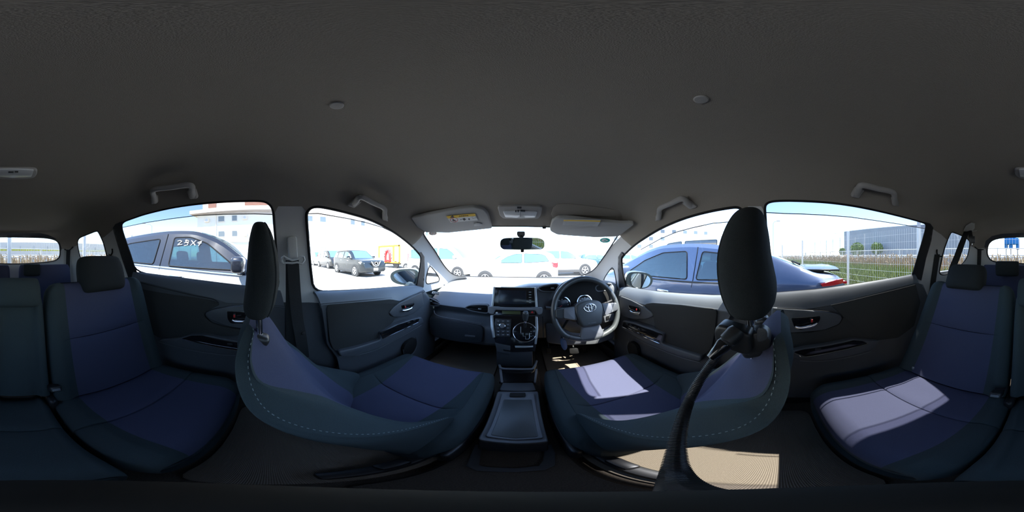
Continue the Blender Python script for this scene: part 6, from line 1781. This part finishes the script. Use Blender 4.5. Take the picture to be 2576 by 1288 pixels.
# ------------------------------------------------------------------ mesh fence behind and beside the car
ff = empty('mesh_fence', (0.05, -2.83, GZ), label='white wire mesh fence with round posts behind the car', cat='fence')
def fy(x): return -2.84 + 0.281 * x
posts = [-12.0, -8.6, -5.2, -3.4, -1.55, 0.05, 2.0, 3.93, 6.8, 9.7, 13.0, 16.5, 20.5]
ztop = 0.60
pm = None
for x in posts:
    r0 = 0.036
    if pm is None:
        V, Fc = lathe([(r0, 0), (r0, 1.92), (r0 * 0.8, 1.945), (0, 1.95)], 14)
        pm = bpy.data.meshes.new('fence_post'); pm.from_pydata([tuple(v) for v in V], [], Fc); pm.materials.append(MATS['fence_white']); pm.shade_smooth()
    o = bpy.data.objects.new('fence_post', pm); COL.objects.link(o); o.parent = ff
    o.location = Vector((x, fy(x), GZ)) - ff.location
for xa, xb in zip(posts, posts[1:]):
    if abs((xa + xb) / 2) > 15: stp = 0.10
    else: stp = 0.05
    parts = []
    n = int((xb - xa) / stp)
    rr = 0.0022
    def thin(a, b, r=rr):
        d = (b - a).normalized(); u = d.orthogonal().normalized() * r; w = d.cross(u)
        P = [a + u, a + w, a - u, a - w, b + u, b + w, b - u, b - w]
        return P, [[0, 1, 5, 4], [1, 2, 6, 5], [2, 3, 7, 6], [3, 0, 4, 7]]
    for k in range(1, n):
        x = xa + (xb - xa) * k / n
        parts.append(thin(Vector((x, fy(x), GZ + 0.05)), Vector((x, fy(x), ztop - 0.06))))
    for z in [GZ + 0.06 + 0.15 * k for k in range(13)]:
        if z > ztop - 0.03: break
        parts.append(thin(Vector((xa, fy(xa) + 0.005, z)), Vector((xb, fy(xb) + 0.005, z)), 0.0028))
    o = obj('wire_panel', *joinm(parts), 'fence_white', ff, False)
    o['kind'] = 'stuff'

# ground beyond the fence: soil strip, grass, reeds, railing
sV = [(-60, fy(-60) - 0.05, GZ + 0.02), (60, fy(60) - 0.05, GZ + 0.02), (90, -60, GZ + 0.02), (-90, -60, GZ + 0.02)]
sV += [(x, y, GZ - 0.1) for x, y, z in sV]
so_ = obj('field_soil', sV, [[0, 1, 2, 3], [7, 6, 5, 4], [0, 4, 5, 1], [1, 5, 6, 2], [2, 6, 7, 3], [3, 7, 4, 0]], 'soil', None, False)
tag(so_, 'brown soil of the overgrown strip beyond the fence', kind='structure')
nf = Vector((0.281, -1, 0)).normalized(); tf = Vector((1, 0.281, 0)).normalized()
O_ = Vector((0, -2.84, 0))
random.seed(11)
def blades(n, s0, s1, d0, d1, h0, h1, w, lean):
    V, Fc = [], []
    for k in range(n):
        p = O_ + tf * random.uniform(s0, s1) + nf * (d0 + (d1 - d0) * random.random())
        h = random.uniform(h0, h1); a = random.uniform(0, 2 * PI); l = random.uniform(0, lean) * h; b = random.uniform(0, 2 * PI)
        u = Vector((math.cos(a), math.sin(a), 0)) * w; ld = Vector((math.cos(b), math.sin(b), 0)) * l
        i = len(V)
        V += [Vector((p.x, p.y, GZ)) - u, Vector((p.x, p.y, GZ)) + u, Vector((p.x, p.y, GZ + h * 0.6)) + ld * 0.35 + u * 0.7, Vector((p.x, p.y, GZ + h)) + ld, Vector((p.x, p.y, GZ + h * 0.6)) + ld * 0.35 - u * 0.7]
        Fc.append([i, i + 1, i + 2, i + 3, i + 4])
    return V, Fc
g = obj('grass', *joinm([blades(20000, -6, 14, 0.15, 3.4, 0.45, 1.0, 0.014, 0.7), blades(9000, 4, 30, 1.0, 6.0, 0.6, 1.05, 0.022, 0.6)]), 'grass', None, False)
tag(g, 'tall yellow green grass growing along the fence', 'grass', kind='stuff')
def reeds(n, s0, s1, d0, d1, h0, h1):
    parts = []
    for k in range(n):
        p = O_ + tf * random.uniform(s0, s1) + nf * random.uniform(d0, d1)
        h = random.uniform(h0, h1); l = Vector((random.uniform(-0.25, 0.35), random.uniform(-0.2, 0.2), 0)) * h * 0.35
        a = Vector((p.x, p.y, GZ)); b = a + Vector((0, 0, h * 0.72)) + l * 0.4; c = a + Vector((0, 0, h)) + l
        V, Fc = tubedata([a, b, b.lerp(c, 0.3), b.lerp(c, 0.7), c + Vector((l.x * 0.5, l.y * 0.5, -0.03))], [0.006, 0.005, 0.022, 0.026, 0.004], 4, False, False)
        parts.append((V, Fc))
    return joinm(parts)
r_ = obj('reeds', *joinm([reeds(1500, -14, 14, 3.2, 6.0, 0.95, 1.45), reeds(1100, 6, 45, 5.0, 12.0, 1.0, 1.5), blades(16000, -14, 30, 3.2, 8.0, 0.6, 1.15, 0.006, 0.5)]), 'reed', None, False)
tag(r_, 'dry brown pampas reeds behind the fence', 'reeds', kind='stuff')
rl = empty('white_railing', tuple(O_ + nf * 6.4 + Vector((0, 0, GZ))), label='white railing with upright bars beyond the reeds', cat='railing')
for z in (-0.10, 0.02, 0.42):
    a = O_ + nf * 6.4 - tf * 22; b = O_ + nf * 6.4 + tf * 40
    tube('rail', [Vector((a.x, a.y, z)), Vector((b.x, b.y, z))], 0.028 if z > 0.1 else 0.04, 'fence_white', rl, 6)
parts = []
for k in range(0, 520):
    p = O_ + nf * 6.4 + tf * (-22 + k * 0.12)
    if k % 17 == 0:
        tube('railing_post', [Vector((p.x, p.y, GZ)), Vector((p.x, p.y, 0.46))], 0.035, 'fence_white', rl, 6)
    else: parts.append(tubedata([Vector((p.x, p.y, 0.02)), Vector((p.x, p.y, 0.42))], 0.009, 4, False, False))
ob = obj('railing_bars', *joinm(parts), 'fence_white', rl, False); ob['kind'] = 'stuff'

# low poles across the field, street lamps, bushes
for k, (px, r__, zt) in enumerate(((2175, 22, 2.9), (2152, 26, 2.9), (2113, 27, 3.0), (2095, 29, 2.9), (2079, 31, 2.9), (2064, 33, 2.9), (2050, 35, 2.9), (2038, 37, 2.9), (2027, 39, 2.9))):
    p = onr(px, 644, r__)
    e = empty('field_pole', (p.x, p.y, GZ), label='slim grey field pole, %s of the row counting from the warehouse corner' % ('first', 'second', 'third', 'fourth', 'fifth', 'sixth', 'seventh', 'eighth', 'ninth')[k], cat='pole', group='row of slim poles in the field')
    tube('pole_shaft', [Vector((p.x, p.y, GZ)), Vector((p.x, p.y, zt))], 0.06, 'galv', e, 8)
    obj('pole_cap', *lathe([(0.075, 0), (0.075, 0.06), (0, 0.08)], 10, (p.x, p.y, zt)), 'galv', e)
def lamp_post(px, r__, top_py, arm_px, lab):
    p = onr(px, 644, r__); zt = r__ * math.tan((644 - top_py) * K)
    e = empty('street_lamp', (p.x, p.y, GZ), label=lab, cat='street lamp')
    q = onr(arm_px, 644, r__)
    tube('lamp_pole', [Vector((p.x, p.y, GZ)), Vector((p.x, p.y, zt - 0.7)), Vector((p.x, p.y, zt - 0.2)).lerp(Vector((q.x, q.y, zt - 0.2)), 0.25), Vector((q.x, q.y, zt))], [0.10, 0.07, 0.06, 0.05], 'galv', e, 8)
    d = (q - p).normalized()
    obj('lamp_head', *boxdata((0.9, 0.30, 0.16), (q.x, q.y, zt), rotz(math.atan2(d.y, d.x)), 0.06, 2), 'galv', e)
lamp_post(382, 40, 562, 362, 'street lamp over the roof of the white and black car')
lamp_post(1945, 42, 556, 1958, 'street lamp beyond the blue liftback')
lamp_post(2093, 60, 587, 2104, 'small far street lamp above the row of slim poles')
def bush(px, py, r__, w, h, lab, n=500):
    c = onr(px, py, r__)
    e = empty('round_bush', (c.x, c.y, GZ), label=lab, cat='bush')
    V, Fc = [], []
    for k in range(n):
        d = Vector((random.gauss(0, 1), random.gauss(0, 1), random.gauss(0, 1))).normalized() * random.uniform(0.72, 1.0)
        p = Vector((c.x + d.x * w, c.y + d.y * w, c.z - h * 0.3 + d.z * h))
        a = Vector((random.uniform(-1, 1), random.uniform(-1, 1), random.uniform(-1, 1))).normalized(); b = a.orthogonal().normalized(); s_ = w * 0.16
        i = len(V); V += [p - a * s_, p + b * s_ * 0.7, p + a * s_, p - b * s_ * 0.7]; Fc.append([i, i + 1, i + 2, i + 3])
    core = lathe([(0.0, -h), (w * 0.55, -h * 0.7), (w * 0.8, 0), (w * 0.6, h * 0.6), (0, h * 0.85)], 14, (c.x, c.y, c.z - h * 0.3))
    obj('foliage', *joinm([(V, Fc), core]), 'bush', e, False)
    tube('trunk', [Vector((c.x, c.y, GZ)), Vector((c.x, c.y, c.z - h * 0.5))], w * 0.12, 'soil', e, 6)
bush(2157, 622, 24, 1.05, 1.0, 'round green bush between the slim poles')
bush(2206, 620, 24, 0.95, 0.9, 'round green bush in front of the warehouse corner')
bush(2119, 630, 26, 0.55, 0.6, 'low dark bush left of the rounder bushes')

# seen through the back window
bm_ = empty('blue_machine', tuple(onr(2546, 644, 26)[:2]) + (GZ,), label='bright blue steel machine beyond the fence behind the car', cat='machine')
c = onr(2546, 613, 26)
for dx, dz, w, h, d_ in ((0, 0.35, 2.2, 1.0, 1.6), (-0.9, -0.5, 0.5, 0.9, 0.8), (0.2, -0.4, 0.6, 0.9, 0.8), (0.95, -0.3, 0.45, 1.1, 0.8), (0.1, 1.0, 1.4, 0.5, 1.2)):
    obj('machine_block', *boxdata((w, d_, h), (c.x + dx, c.y, c.z + dz), None, 0.08), 'machine_blue', bm_)
for dx in (-0.9, 0.2, 0.95):
    tube('machine_leg', [Vector((c.x + dx, c.y, GZ)), Vector((c.x + dx, c.y, c.z - 0.6))], 0.10, 'galv', bm_, 8)
tube('machine_mast', [Vector((c.x + 0.45, c.y, c.z)), Vector((c.x + 0.45, c.y, c.z + 4))], 0.12, 'machine_blue', bm_, 8)
rw = empty('elevated_road', (-4.0, -34.0, GZ), label='pale elevated road with a yellow green stripe seen through the back window', cat='road barrier')
bx('deck_wall', -24, 2.6, -36, -34.2, -0.05, 1.10, 'wall_white', rw)
bx('stripe', -24, 2.6, -34.25, -34.15, 1.10, 1.42, 'yellow_stripe', rw)
bx('upper_wall', -24, 2.6, -36, -34.3, 1.42, 2.9, 'wall_white', rw)
for k in range(9):
    x = -22 + k * 2.9
    bx('road_pier', x - 0.25, x + 0.25, -35.6, -34.6, GZ, -0.05, 'wall_white', rw)
    tube('barrier_post', [Vector((x, -34.1, 1.1)), Vector((x, -34.1, 2.1))], 0.06, 'galv', rw, 6)
